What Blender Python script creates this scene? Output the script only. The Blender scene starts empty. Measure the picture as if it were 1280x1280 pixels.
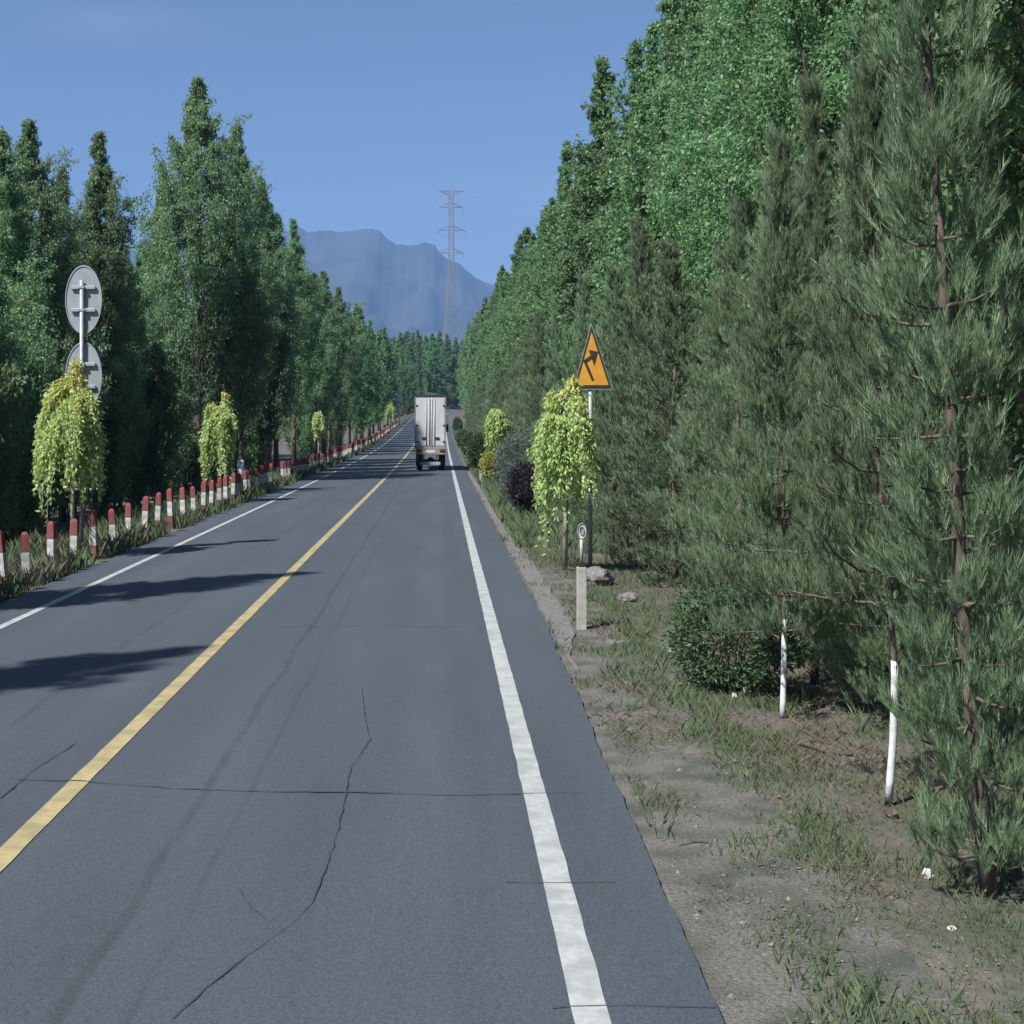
import bpy, math, random
import numpy as np
from mathutils import Vector, Matrix, noise as mnoise

random.seed(7)
RNG = np.random.default_rng(11)
scene = bpy.context.scene
COL = scene.collection
R = math.radians

# ------------------------------------------------------------------ camera, sky, sun, exposure
CAM_H = 2.2          # eye height
F = 1700.0           # focal length in photograph pixels (1280 px wide)
VX, VY = 551.0, 530.0   # where the road vanishes in the photograph
cam = bpy.data.cameras.new('camera')
cam.sensor_width = 36.0
cam.lens = F / 1280.0 * 36.0
cam.shift_x = (640 - VX) / 1280.0
cam.shift_y = -(640 - VY) / 1280.0
cam.clip_start = 0.1
cam.clip_end = 30000
cam_o = bpy.data.objects.new('camera', cam)
cam_o.location = (0, 0, CAM_H)
cam_o.rotation_euler = (R(90), 0, 0)
COL.objects.link(cam_o)
scene.camera = cam_o

SUN_EL, SUN_AZ = R(50), R(226)       # azimuth counter-clockwise from +X (the road runs to +Y)
world = bpy.data.worlds.new('World')
scene.world = world
world.use_nodes = True
wn, wl = world.node_tree.nodes, world.node_tree.links
for n in list(wn):
    wn.remove(n)
w_out = wn.new('ShaderNodeOutputWorld')
w_bg = wn.new('ShaderNodeBackground')
w_bg.inputs['Strength'].default_value = 0.053
sky = wn.new('ShaderNodeTexSky')
sky.sky_type = 'NISHITA'
sky.sun_disc = False
sky.sun_elevation = SUN_EL
sky.sun_rotation = (math.pi / 2 - SUN_AZ) % (2 * math.pi)
sky.altitude = 600
sky.air_density = 1.0
sky.dust_density = 0.6
sky.ozone_density = 2.8
# thin cirrus all over the sky
w_tc = wn.new('ShaderNodeTexCoord')
w_map = wn.new('ShaderNodeMapping')
w_map.inputs['Scale'].default_value = (2.2, 2.2, 15.0)
w_map.inputs['Location'].default_value = (8.5, 4.5, 11.5)
w_map.inputs['Rotation'].default_value = (0.0, R(4), 0.3)
w_noi = wn.new('ShaderNodeTexNoise')
w_noi.inputs['Scale'].default_value = 1.6
w_noi.inputs['Detail'].default_value = 6
w_noi.inputs['Roughness'].default_value = 0.5
w_ramp = wn.new('ShaderNodeMapRange')
w_ramp.inputs['From Min'].default_value = 0.56
w_ramp.inputs['From Max'].default_value = 0.85
w_ramp.inputs['To Max'].default_value = 0.34
w_mix = wn.new('ShaderNodeMixRGB')
w_mix.inputs['Color2'].default_value = (5.5, 6.2, 7.0, 1)
wl.new(w_tc.outputs['Generated'], w_map.inputs['Vector'])
wl.new(w_map.outputs['Vector'], w_noi.inputs['Vector'])
wl.new(w_noi.outputs['Fac'], w_ramp.inputs['Value'])
wl.new(w_ramp.outputs['Result'], w_mix.inputs['Fac'])
wl.new(sky.outputs['Color'], w_mix.inputs['Color1'])
wl.new(w_mix.outputs['Color'], w_bg.inputs['Color'])
wl.new(w_bg.outputs['Background'], w_out.inputs['Surface'])

sun = bpy.data.lights.new('sun', 'SUN')
sun.energy = 4.4
sun.angle = R(1.0)
sun.color = (1.0, 0.98, 0.95)
sun_o = bpy.data.objects.new('sun', sun)
sd = Vector((math.cos(SUN_EL) * math.cos(SUN_AZ), math.cos(SUN_EL) * math.sin(SUN_AZ), math.sin(SUN_EL)))
sun_o.rotation_euler = sd.to_track_quat('Z', 'Y').to_euler()
sun_o.location = (-20, -10, 60)
COL.objects.link(sun_o)

scene.view_settings.view_transform = 'Standard'
scene.view_settings.look = 'None'
scene.view_settings.exposure = 0.92
scene.view_settings.gamma = 1.0
scene.cycles.max_bounces = 8
scene.cycles.diffuse_bounces = 6
scene.cycles.transmission_bounces = 6
scene.cycles.volume_bounces = 0
scene.cycles.transparent_max_bounces = 4
scene.cycles.caustics_reflective = False
scene.cycles.caustics_refractive = False

# ------------------------------------------------------------------ terrain functions
def sp(v, w):
    v = v / w
    return w * (v if v > 30 else math.log1p(math.exp(v)))

def zroad(y):
    """height of the road: level at first, then a long slope up to a crest"""
    return 0.0262 * (sp(y - 105, 20) - sp(y - 318, 10))

def cx(y):
    """sideways shift of the road where it bends right"""
    return 0.00066 * max(0.0, y - 230) ** 2

def smooth(a, b, v):
    t = min(1, max(0, (v - a) / (b - a)))
    return t * t * (3 - 2 * t)

def gz(x, y):
    """ground height"""
    r = x - cx(min(y, 430))
    z = zroad(y)
    if r > 0:
        z += -0.035 - 0.10 * smooth(1.6, 3.4, r)
    else:
        z += -0.035 - 0.75 * smooth(6.3, 9.5, -r)
    if y > 325:
        z += 0.075 * (min(y, 620) - 325) * smooth(2, 30, -r + 8)
    k = smooth(1.15, 1.7, r) if r > 0 else smooth(5.5, 6.2, -r)
    if y < 120 and -30 < x < 30:
        z += k * 0.05 * mnoise.noise((x * 1.3, y * 0.9, 0.0)) + k * 0.02 * mnoise.noise((x * 4, y * 4, 3.0))
    return z

def P(px, py):
    """a photograph pixel on the level near ground -> (x, y)"""
    d = CAM_H / (py - VY) * F
    return ((px - VX) * d / F, d)

def xat(px, y):
    return (px - VX) * y / F

def zat(py, y):
    return CAM_H + (VY - py) * y / F

# ------------------------------------------------------------------ helpers
def link(o, parent=None, kind=None, label=None, cat=None, group=None):
    COL.objects.link(o)
    if parent is not None:
        o.parent = parent
    if kind: o['kind'] = kind
    if label: o['label'] = label
    if cat: o['category'] = cat
    if group: o['group'] = group
    return o

def thing(name, label, cat, loc=(0, 0, 0), rz=0.0, sc=(1, 1, 1), group=None):
    e = bpy.data.objects.new(name, None)
    e.empty_display_size = 0.2
    e.location = loc
    e.rotation_euler = (0, 0, rz)
    e.scale = sc
    return link(e, None, None, label, cat, group)

def np_mesh(name, verts, faces, mat, smooth_shade=False):
    """verts (N,3), faces (M,k) -> mesh"""
    verts = np.asarray(verts, dtype=np.float32)
    faces = np.asarray(faces, dtype=np.int32)
    m = bpy.data.meshes.new(name)
    m.vertices.add(len(verts))
    m.vertices.foreach_set('co', verts.ravel())
    k = faces.shape[1]
    m.loops.add(faces.size)
    m.loops.foreach_set('vertex_index', faces.ravel())
    m.polygons.add(len(faces))
    m.polygons.foreach_set('loop_start', np.arange(0, faces.size, k, dtype=np.int32))
    m.polygons.foreach_set('use_smooth', np.full(len(faces), smooth_shade))
    m.update(calc_edges=True)
    m.materials.append(mat)
    return m

class MB:
    """collects boxes, tubes and lathes into one mesh"""
    def __init__(s):
        s.v, s.f = [], []
    def add(s, vs, fs):
        o = len(s.v)
        s.v += [tuple(v) for v in vs]
        s.f += [tuple(i + o for i in f) for f in fs]
        return s
    def box(s, x0, x1, y0, y1, z0, z1):
        vs = [(x0, y0, z0), (x1, y0, z0), (x1, y1, z0), (x0, y1, z0), (x0, y0, z1), (x1, y0, z1), (x1, y1, z1), (x0, y1, z1)]
        return s.add(vs, [(0, 3, 2, 1), (4, 5, 6, 7), (0, 1, 5, 4), (1, 2, 6, 5), (2, 3, 7, 6), (3, 0, 4, 7)])
    def bar(s, a, b, w):
        a, b = Vector(a), Vector(b)
        d = (b - a).normalized()
        u = d.orthogonal().normalized() * w * 0.5
        v = d.cross(u).normalized() * w * 0.5
        vs = [a + u + v, a - u + v, a - u - v, a + u - v, b + u + v, b - u + v, b - u - v, b + u - v]
        return s.add(vs, [(0, 1, 2, 3), (7, 6, 5, 4), (0, 4, 5, 1), (1, 5, 6, 2), (2, 6, 7, 3), (3, 7, 4, 0)])
    def tube(s, pts, rads, n=8, cap=True):
        pts = [Vector(p) for p in pts]
        rings = []
        ref = None
        for i, p in enumerate(pts):
            d = (pts[min(i + 1, len(pts) - 1)] - pts[max(i - 1, 0)]).normalized()
            u = d.orthogonal().normalized() if ref is None else (ref - d * ref.dot(d)).normalized()
            ref = u
            v = d.cross(u)
            rings.append([p + (u * math.cos(2 * math.pi * k / n) + v * math.sin(2 * math.pi * k / n)) * rads[i] for k in range(n)])
        fs = []
        for i in range(len(pts) - 1):
            for k in range(n):
                fs.append((i * n + k, i * n + (k + 1) % n, (i + 1) * n + (k + 1) % n, (i + 1) * n + k))
        if cap:
            fs.append(tuple(range(n - 1, -1, -1)))
            fs.append(tuple(range((len(pts) - 1) * n, len(pts) * n)))
        return s.add([p for r in rings for p in r], fs)
    def mesh(s, name, mat, smooth_shade=False):
        m = bpy.data.meshes.new(name)
        m.from_pydata(s.v, [], s.f)
        m.update()
        m.materials.append(mat)
        if smooth_shade:
            m.polygons.foreach_set('use_smooth', [True] * len(m.polygons))
        return m
    def obj(s, name, mat, parent=None, smooth_shade=False, **kw):
        return link(bpy.data.objects.new(name, s.mesh(name, mat, smooth_shade)), parent, **kw)

def bevel(o, w=0.01, seg=2):
    b = o.modifiers.new('bevel', 'BEVEL')
    b.width = w
    b.segments = seg
    b.limit_method = 'ANGLE'
    return o

# ------------------------------------------------------------------ materials
def mat_base(name):
    m = bpy.data.materials.new(name)
    m.use_nodes = True
    nt = m.node_tree
    b = nt.nodes['Principled BSDF']
    return m, nt, b

def N(nt, typ, **ins):
    n = nt.nodes.new(typ)
    for k, v in ins.items():
        n.inputs[k.replace('_', ' ')].default_value = v
    return n

def noise_mat(name, c1, c2, scale=6.0, rough=0.8, detail=5, bump=0.0, metallic=0.0, c3=None, scale3=0.8, lo=0.35, hi=0.65, stretch=None, spec=0.3):
    m, nt, b = mat_base(name)
    tc = N(nt, 'ShaderNodeTexCoord')
    vec = tc.outputs['Object']
    if stretch:
        mp = N(nt, 'ShaderNodeMapping')
        mp.inputs['Scale'].default_value = stretch
        nt.links.new(vec, mp.inputs['Vector'])
        vec = mp.outputs['Vector']
    no = N(nt, 'ShaderNodeTexNoise', Scale=scale, Detail=detail, Roughness=0.6)
    nt.links.new(vec, no.inputs['Vector'])
    mr = N(nt, 'ShaderNodeMapRange', From_Min=lo, From_Max=hi)
    nt.links.new(no.outputs['Fac'], mr.inputs['Value'])
    mx = nt.nodes.new('ShaderNodeMixRGB')
    mx.inputs['Color1'].default_value = (*c1, 1)
    mx.inputs['Color2'].default_value = (*c2, 1)
    nt.links.new(mr.outputs['Result'], mx.inputs['Fac'])
    colr = mx.outputs['Color']
    if c3:
        n3 = N(nt, 'ShaderNodeTexNoise', Scale=scale3, Detail=4)
        nt.links.new(vec, n3.inputs['Vector'])
        m3 = N(nt, 'ShaderNodeMapRange', From_Min=0.42, From_Max=0.62)
        nt.links.new(n3.outputs['Fac'], m3.inputs['Value'])
        x3 = nt.nodes.new('ShaderNodeMixRGB')
        x3.inputs['Color2'].default_value = (*c3, 1)
        nt.links.new(m3.outputs['Result'], x3.inputs['Fac'])
        nt.links.new(colr, x3.inputs['Color1'])
        colr = x3.outputs['Color']
    nt.links.new(colr, b.inputs['Base Color'])
    b.inputs['Roughness'].default_value = rough
    b.inputs['Metallic'].default_value = metallic
    b.inputs['Specular IOR Level'].default_value = spec
    if bump:
        bp = N(nt, 'ShaderNodeBump', Strength=bump, Distance=0.02)
        nt.links.new(no.outputs['Fac'], bp.inputs['Height'])
        nt.links.new(bp.outputs['Normal'], b.inputs['Normal'])
    return m

def leaf_mat(name, c1, c2, trans=0.35, c_top=None, z0=0.0, z1=1.0, patch=0.0, rough=0.5, tint=0.12):
    """leaf colour varies leaf by leaf, in patches and tree by tree; some light comes through"""
    m = bpy.data.materials.new(name)
    m.use_nodes = True
    nt = m.node_tree
    for n in list(nt.nodes):
        nt.nodes.remove(n)
    out = nt.nodes.new('ShaderNodeOutputMaterial')
    geo = nt.nodes.new('ShaderNodeNewGeometry')
    mx = nt.nodes.new('ShaderNodeMixRGB')
    mx.inputs['Color1'].default_value = (*c1, 1)
    mx.inputs['Color2'].default_value = (*c2, 1)
    nt.links.new(geo.outputs['Random Per Island'], mx.inputs['Fac'])
    colr = mx.outputs['Color']
    tc = nt.nodes.new('ShaderNodeTexCoord')
    if c_top:
        sx = nt.nodes.new('ShaderNodeSeparateXYZ')
        nt.links.new(tc.outputs['Object'], sx.inputs['Vector'])
        no = N(nt, 'ShaderNodeTexNoise', Scale=3.0, Detail=3)
        nt.links.new(tc.outputs['Object'], no.inputs['Vector'])
        ad = nt.nodes.new('ShaderNodeMath'); ad.operation = 'MULTIPLY_ADD'
        ad.inputs[1].default_value = 1.6
        nt.links.new(no.outputs['Fac'], ad.inputs[0])
        nt.links.new(sx.outputs['Z'], ad.inputs[2])
        mr = N(nt, 'ShaderNodeMapRange', From_Min=z0 + 0.8, From_Max=z1 + 0.8)
        nt.links.new(ad.outputs[0], mr.inputs['Value'])
        x2 = nt.nodes.new('ShaderNodeMixRGB')
        x2.inputs['Color2'].default_value = (*c_top, 1)
        nt.links.new(mr.outputs['Result'], x2.inputs['Fac'])
        nt.links.new(colr, x2.inputs['Color1'])
        colr = x2.outputs['Color']
    oi = nt.nodes.new('ShaderNodeObjectInfo')
    hs = nt.nodes.new('ShaderNodeHueSaturation')
    m1 = N(nt, 'ShaderNodeMapRange', To_Min=1 - tint * 1.6, To_Max=1 + tint * 1.6)
    m2 = N(nt, 'ShaderNodeMapRange', To_Min=0.5 - tint * 0.12, To_Max=0.5 + tint * 0.12)
    nt.links.new(oi.outputs['Random'], m1.inputs['Value'])
    nt.links.new(oi.outputs['Random'], m2.inputs['Value'])
    nt.links.new(m1.outputs['Result'], hs.inputs['Value'])
    nt.links.new(m2.outputs['Result'], hs.inputs['Hue'])
    nt.links.new(colr, hs.inputs['Color'])
    d = nt.nodes.new('ShaderNodeBsdfDiffuse')
    t = nt.nodes.new('ShaderNodeBsdfTranslucent')
    g = N(nt, 'ShaderNodeBsdfGlossy', Roughness=rough)
    g.inputs['Color'].default_value = (0.8, 0.85, 0.9, 1)
    nt.links.new(hs.outputs['Color'], d.inputs['Color'])
    nt.links.new(hs.outputs['Color'], t.inputs['Color'])
    ms = N(nt, 'ShaderNodeMixShader', Fac=trans)
    nt.links.new(d.outputs[0], ms.inputs[1])
    nt.links.new(t.outputs[0], ms.inputs[2])
    mg = N(nt, 'ShaderNodeMixShader', Fac=0.025)
    nt.links.new(ms.outputs[0], mg.inputs[1])
    nt.links.new(g.outputs[0], mg.inputs[2])
    nt.links.new(mg.outputs[0], out.inputs['Surface'])
    return m

M = {}
M['ground'] = noise_mat('dry_earth', (0.082, 0.075, 0.063), (0.150, 0.137, 0.116), 14, 0.95, 9, 1.0, c3=(0.068, 0.076, 0.052), scale3=0.9)
M['gravel'] = noise_mat('gravel', (0.094, 0.089, 0.081), (0.182, 0.172, 0.157), 45, 0.95, 8, 1.0, c3=(0.075, 0.08, 0.066), scale3=2.6)
M['kerb'] = noise_mat('rough_concrete', (0.11, 0.107, 0.103), (0.17, 0.166, 0.16), 14, 0.9, 6, 0.4)
M['stone'] = noise_mat('pale_stone', (0.11, 0.106, 0.098), (0.19, 0.183, 0.17), 12, 0.9)
M['white_line'] = noise_mat('white_road_paint', (0.31, 0.325, 0.32), (0.39, 0.405, 0.40), 25, 0.7, 8, 0.2, c3=(0.27, 0.285, 0.28), scale3=5)
M['yellow_line'] = noise_mat('yellow_road_paint', (0.31, 0.255, 0.125), (0.38, 0.315, 0.165), 25, 0.7, 8, 0.2, c3=(0.25, 0.21, 0.12), scale3=4)
M['tar'] = noise_mat('crack_tar', (0.034, 0.041, 0.050), (0.046, 0.055, 0.066), 30, 0.8)
M['bark'] = noise_mat('bark', (0.075, 0.06, 0.05), (0.16, 0.13, 0.11), 14, 0.95, 6, 0.6, stretch=(1, 1, 0.25))
M['pine_bark'] = noise_mat('pine_bark', (0.080, 0.066, 0.055), (0.165, 0.128, 0.105), 16, 0.95, 6, 0.6, stretch=(1, 1, 0.3))
M['pale_bark'] = noise_mat('pale_grey_bark', (0.22, 0.21, 0.18), (0.36, 0.35, 0.31), 14, 0.9, 6, 0.4, stretch=(1, 1, 0.3))
M['whitewash'] = noise_mat('whitewash', (0.40, 0.41, 0.40), (0.62, 0.63, 0.62), 9, 0.9, 6, 0.3, lo=0.25, hi=0.55)
M['white_paint'] = noise_mat('weathered_white_paint', (0.38, 0.39, 0.385), (0.52, 0.53, 0.525), 12, 0.7, 6, 0.1)
M['post_white'] = noise_mat('chipped_white_post_paint', (0.42, 0.42, 0.405), (0.58, 0.585, 0.57), 8, 0.8, 8, 0.1, c3=(0.34, 0.325, 0.30), scale3=7)
M['red_paint'] = noise_mat('faded_red_paint', (0.15, 0.026, 0.03), (0.25, 0.05, 0.052), 7, 0.8, 8, 0.1, c3=(0.17, 0.085, 0.075), scale3=9)
M['rust_base'] = noise_mat('dusty_red_base', (0.14, 0.035, 0.03), (0.20, 0.085, 0.065), 9, 0.85, 6, 0.2)
M['galv'] = noise_mat('galvanised_steel', (0.27, 0.285, 0.30), (0.36, 0.38, 0.395), 14, 0.55, 4, metallic=0.25)
M['sign_back'] = noise_mat('sign_back_aluminium', (0.25, 0.275, 0.30), (0.32, 0.345, 0.37), 6, 0.5, 4, metallic=0.2)
M['sign_yellow'] = noise_mat('amber_sign_sheeting', (0.50, 0.235, 0.028), (0.57, 0.275, 0.04), 5, 0.55, 3)
M['sign_black'] = noise_mat('black_sign_sheeting', (0.02, 0.017, 0.014), (0.035, 0.03, 0.024), 8, 0.6, 3)
M['concrete'] = noise_mat('post_concrete', (0.26, 0.25, 0.23), (0.37, 0.355, 0.325), 12, 0.9, 6, 0.4)
M['rubber'] = noise_mat('tyre_rubber', (0.014, 0.015, 0.017), (0.028, 0.029, 0.031), 12, 0.85)
M['dark_steel'] = noise_mat('dirty_dark_steel', (0.025, 0.026, 0.03), (0.06, 0.055, 0.052), 8, 0.7)
M['truck_white'] = noise_mat('dusty_white_van_paint', (0.40, 0.42, 0.43), (0.48, 0.50, 0.51), 3, 0.5, 6, stretch=(3, 3, 0.8))
M['truck_dirt'] = noise_mat('mud_stained_panel', (0.19, 0.165, 0.15), (0.30, 0.275, 0.26), 5, 0.85, 6)
M['truck_grey'] = noise_mat('grey_trim', (0.25, 0.265, 0.28), (0.33, 0.345, 0.36), 8, 0.5, 4)
M['blue_cab'] = noise_mat('blue_cab_paint', (0.08, 0.13, 0.25), (0.10, 0.16, 0.29), 4, 0.4, 4)
M['glass'] = noise_mat('dark_cab_glass', (0.02, 0.025, 0.03), (0.03, 0.035, 0.04), 4, 0.1, 2, spec=0.5)
M['tail_red'] = noise_mat('red_tail_lens', (0.15, 0.02, 0.02), (0.22, 0.03, 0.028), 10, 0.3)
M['plate'] = noise_mat('pale_number_plate', (0.45, 0.43, 0.40), (0.60, 0.58, 0.55), 14, 0.6)
M['rock'] = noise_mat('mountain_slope', (0.028, 0.042, 0.026), (0.050, 0.062, 0.042), 0.012, 0.95, 9, c3=(0.065, 0.07, 0.055), scale3=0.004)
M['pylon'] = noise_mat('pylon_steel', (0.18, 0.19, 0.20), (0.24, 0.25, 0.26), 0.6, 0.7, 3)
M['litter'] = noise_mat('white_plastic_litter', (0.40, 0.40, 0.39), (0.52, 0.52, 0.51), 20, 0.6)
M['dead_wood'] = noise_mat('dead_wood', (0.045, 0.038, 0.032), (0.10, 0.085, 0.07), 12, 0.95, stretch=(1, 1, 0.4))

M['poplar'] = leaf_mat('poplar_leaf', (0.105, 0.225, 0.092), (0.215, 0.350, 0.150), 0.5)
M['poplar_dull'] = leaf_mat('dull_poplar_leaf', (0.130, 0.240, 0.110), (0.240, 0.355, 0.170), 0.52)
M['pine'] = leaf_mat('pine_needle', (0.150, 0.235, 0.130), (0.300, 0.385, 0.225), 0.48)
M['weep'] = leaf_mat('golden_elm_leaf', (0.36, 0.50, 0.17), (0.55, 0.66, 0.27), 0.5, c_top=(0.68, 0.62, 0.19), z0=2.35, z1=3.6, tint=0.04)
M['yellow_shrub'] = leaf_mat('yellow_privet_leaf', (0.28, 0.29, 0.07), (0.42, 0.41, 0.11), 0.35, tint=0.05)
M['blue_shrub'] = leaf_mat('blue_green_juniper_leaf', (0.085, 0.125, 0.105), (0.17, 0.215, 0.180), 0.35)
M['green_shrub'] = leaf_mat('green_shrub_leaf', (0.045, 0.08, 0.04), (0.10, 0.15, 0.07), 0.25)
M['purple_shrub'] = leaf_mat('purple_plum_leaf', (0.028, 0.020, 0.032), (0.065, 0.045, 0.062), 0.2)
M['grass'] = leaf_mat('green_grass_blade', (0.105, 0.160, 0.080), (0.20, 0.25, 0.14), 0.35, tint=0.0)
M['dry_grass'] = leaf_mat('dry_grass_blade', (0.13, 0.115, 0.08), (0.25, 0.225, 0.165), 0.25, tint=0.0)

def asphalt():
    m, nt, b = mat_base('asphalt')
    L = nt.links.new
    tc = N(nt, 'ShaderNodeTexCoord')
    fine = N(nt, 'ShaderNodeTexNoise', Scale=90.0, Detail=6, Roughness=0.7)
    L(tc.outputs['Object'], fine.inputs['Vector'])
    mp = N(nt, 'ShaderNodeMapping')
    mp.inputs['Scale'].default_value = (1.0, 0.12, 1.0)
    L(tc.outputs['Object'], mp.inputs['Vector'])
    broad = N(nt, 'ShaderNodeTexNoise', Scale=1.6, Detail=6, Roughness=0.55)
    L(mp.outputs['Vector'], broad.inputs['Vector'])
    mx = nt.nodes.new('ShaderNodeMixRGB')
    mx.inputs['Color1'].default_value = (0.049, 0.059, 0.071, 1)
    mx.inputs['Color2'].default_value = (0.062, 0.075, 0.089, 1)
    r1 = N(nt, 'ShaderNodeMapRange', From_Min=0.33, From_Max=0.68)
    L(broad.outputs['Fac'], r1.inputs['Value'])
    L(r1.outputs['Result'], mx.inputs['Fac'])
    # worn wheel paths and rubber marks running along the road
    sx = N(nt, 'ShaderNodeSeparateXYZ')
    wob = N(nt, 'ShaderNodeTexNoise', Scale=0.35, Detail=2)
    mp2 = N(nt, 'ShaderNodeMapping')
    mp2.inputs['Scale'].default_value = (0.05, 1, 1)
    L(tc.outputs['Object'], mp2.inputs['Vector'])
    L(mp2.outputs['Vector'], wob.inputs['Vector'])
    L(tc.outputs['Object'], sx.inputs['Vector'])
    xw = nt.nodes.new('ShaderNodeMath'); xw.operation = 'MULTIPLY_ADD'
    xw.inputs[1].default_value = 0.16
    L(wob.outputs['Fac'], xw.inputs[0]); L(sx.outputs['X'], xw.inputs[2])
    colr = mx.outputs['Color']
    for pos, wid, stren, brk in ((-1.33, 0.045, 0.34, 2.0), (-1.06, 0.03, 0.20, 1.2), (-3.05, 0.05, 0.25, 1.5), (-0.05, 0.3, -0.07, 0.4), (-1.8, 0.28, 0.10, 0.5), (0.22, 0.2, 0.09, 0.4), (-4.1, 0.3, -0.06, 0.4)):
        s1 = nt.nodes.new('ShaderNodeMath'); s1.operation = 'SUBTRACT'; s1.inputs[1].default_value = pos
        L(xw.outputs[0], s1.inputs[0])
        s2 = nt.nodes.new('ShaderNodeMath'); s2.operation = 'ABSOLUTE'
        L(s1.outputs[0], s2.inputs[0])
        mr = N(nt, 'ShaderNodeMapRange', From_Min=wid, From_Max=wid * 0.25, To_Min=0.0, To_Max=abs(stren))
        mr.interpolation_type = 'SMOOTHSTEP'
        L(s2.outputs[0], mr.inputs['Value'])
        nb = N(nt, 'ShaderNodeTexNoise', Scale=brk, Detail=4)
        L(tc.outputs['Object'], nb.inputs['Vector'])
        mu = nt.nodes.new('ShaderNodeMath'); mu.operation = 'MULTIPLY'
        nr = N(nt, 'ShaderNodeMapRange', From_Min=0.3, From_Max=0.6, To_Min=0.3)
        L(nb.outputs['Fac'], nr.inputs['Value'])
        L(mr.outputs['Result'], mu.inputs[0]); L(nr.outputs['Result'], mu.inputs[1])
        x2 = nt.nodes.new('ShaderNodeMixRGB')
        x2.inputs['Color2'].default_value = (0.02, 0.021, 0.024, 1) if stren > 0 else (0.14, 0.15, 0.16, 1)
        L(mu.outputs[0], x2.inputs['Fac']); L(colr, x2.inputs['Color1'])
        colr = x2.outputs['Color']
    sp_ = N(nt, 'ShaderNodeMapRange', From_Min=0.3, From_Max=0.7, To_Min=0.55, To_Max=1.45)
    L(fine.outputs['Fac'], sp_.inputs['Value'])
    fx = nt.nodes.new('ShaderNodeMixRGB'); fx.blend_type = 'MULTIPLY'; fx.inputs['Fac'].default_value = 1
    L(colr, fx.inputs['Color1']); L(sp_.outputs['Result'], fx.inputs['Color2'])
    L(fx.outputs['Color'], b.inputs['Base Color'])
    b.inputs['Roughness'].default_value = 0.75
    b.inputs['Specular IOR Level'].default_value = 0.35
    bp = N(nt, 'ShaderNodeBump', Strength=0.35, Distance=0.01)
    L(fine.outputs['Fac'], bp.inputs['Height'])
    L(bp.outputs['Normal'], b.inputs['Normal'])
    return m
M['asphalt'] = asphalt()

# ------------------------------------------------------------------ the setting
ys = list(np.arange(-60, 0, 6.0)) + list(np.arange(0, 40, 0.35)) + list(np.arange(40, 120, 1.5)) + list(np.arange(120, 640, 8.0)) + [700, 900, 1400, 2200, 3200, 4500, 6500]
xs = [-6500, -3000, -1200, -500, -250, -120, -60, -40, -30, -22, -17] + list(np.arange(-14, -5.5, 0.4)) + [-5.0, -2.5, 0.0, 0.8] + list(np.arange(1.0, 4.6, 0.15)) + list(np.arange(4.7, 12, 0.5)) + [14, 18, 25, 35, 50, 80, 140, 300, 600, 1300, 3000, 6500]
gv = []
for y in ys:
    for x in xs:
        xx = x + cx(min(y, 430)) * math.exp(-(x / 150.0) ** 2)
        gv.append((xx, y, gz(xx, y) - (0.03 if -5.3 < x < 0.95 else 0)))
nx = len(xs)
gf = [(j * nx + i, j * nx + i + 1, (j + 1) * nx + i + 1, (j + 1) * nx + i) for j in range(len(ys) - 1) for i in range(nx - 1)]
link(bpy.data.objects.new('ground', np_mesh('ground', gv, gf, M['ground'], True)), kind='structure')

def strip(xa, xb, y0, y1, dz, jit=None):
    """a sheet that follows the road between two offsets"""
    v, f = [], []
    y = y0
    k = 0
    while True:
        ja, jb = jit(y) if jit else (0, 0)
        sl = 0
        for x in (xa + ja, xb + jb):
            v.append((x + cx(y), y, zroad(y) + dz))
        if k:
            b = 2 * k
            f.append((b - 2, b - 1, b + 1, b))
        if y >= y1:
            break
        y += 0.08 if 0 < y < 14 else 0.25 if y < 40 else (1.0 if y < 120 else 4.0)
        k += 1
    return v, f

def redge(y):
    return (0.0, 0.025 * mnoise.noise((0, y * 0.5, 5)) + 0.016 * mnoise.noise((1, y * 2.9, 5)) + 0.008 * mnoise.noise((1, y * 9, 5)) - 0.12 * smooth(16, 3, y))
# road with a broken edge that steps down to the verge
mb = MB()
v, f = strip(-5.4, 1.15, -60, 430, 0.0, lambda y: (0.06 * mnoise.noise((3, y * 0.7, 2)), redge(y)[1]))
mb.add(v, f)
n = len(v) // 2
base = len(mb.v)
mb.v += [(a[0] + (-0.02 if i % 2 == 0 else 0.02), a[1], a[2] - 0.12) for i, a in enumerate(v)]
for i in range(n - 1):
    mb.f.append((2 * i + 1, base + 2 * i + 1, base + 2 * i + 3, 2 * i + 3))
    mb.f.append((base + 2 * i, 2 * i, 2 * i + 2, base + 2 * i + 2))
road = mb.obj('road', M['asphalt'], kind='structure')

def wear(amp):
    return lambda y: (amp * mnoise.noise((7, y * 3, 0)), amp * mnoise.noise((9, y * 3, 4)))
for nm, x0, w, mt in (('edge_line', 0.49, 0.135, 'white_line'), ('centre_line', -2.28, 0.125, 'yellow_line'), ('edge_line', -4.80, 0.10, 'white_line')):
    v, f = strip(x0, x0 + w, -40, 420, 0.005, wear(0.006))
    o = link(bpy.data.objects.new(nm, np_mesh(nm, v, f, M[mt])), road)

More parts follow.
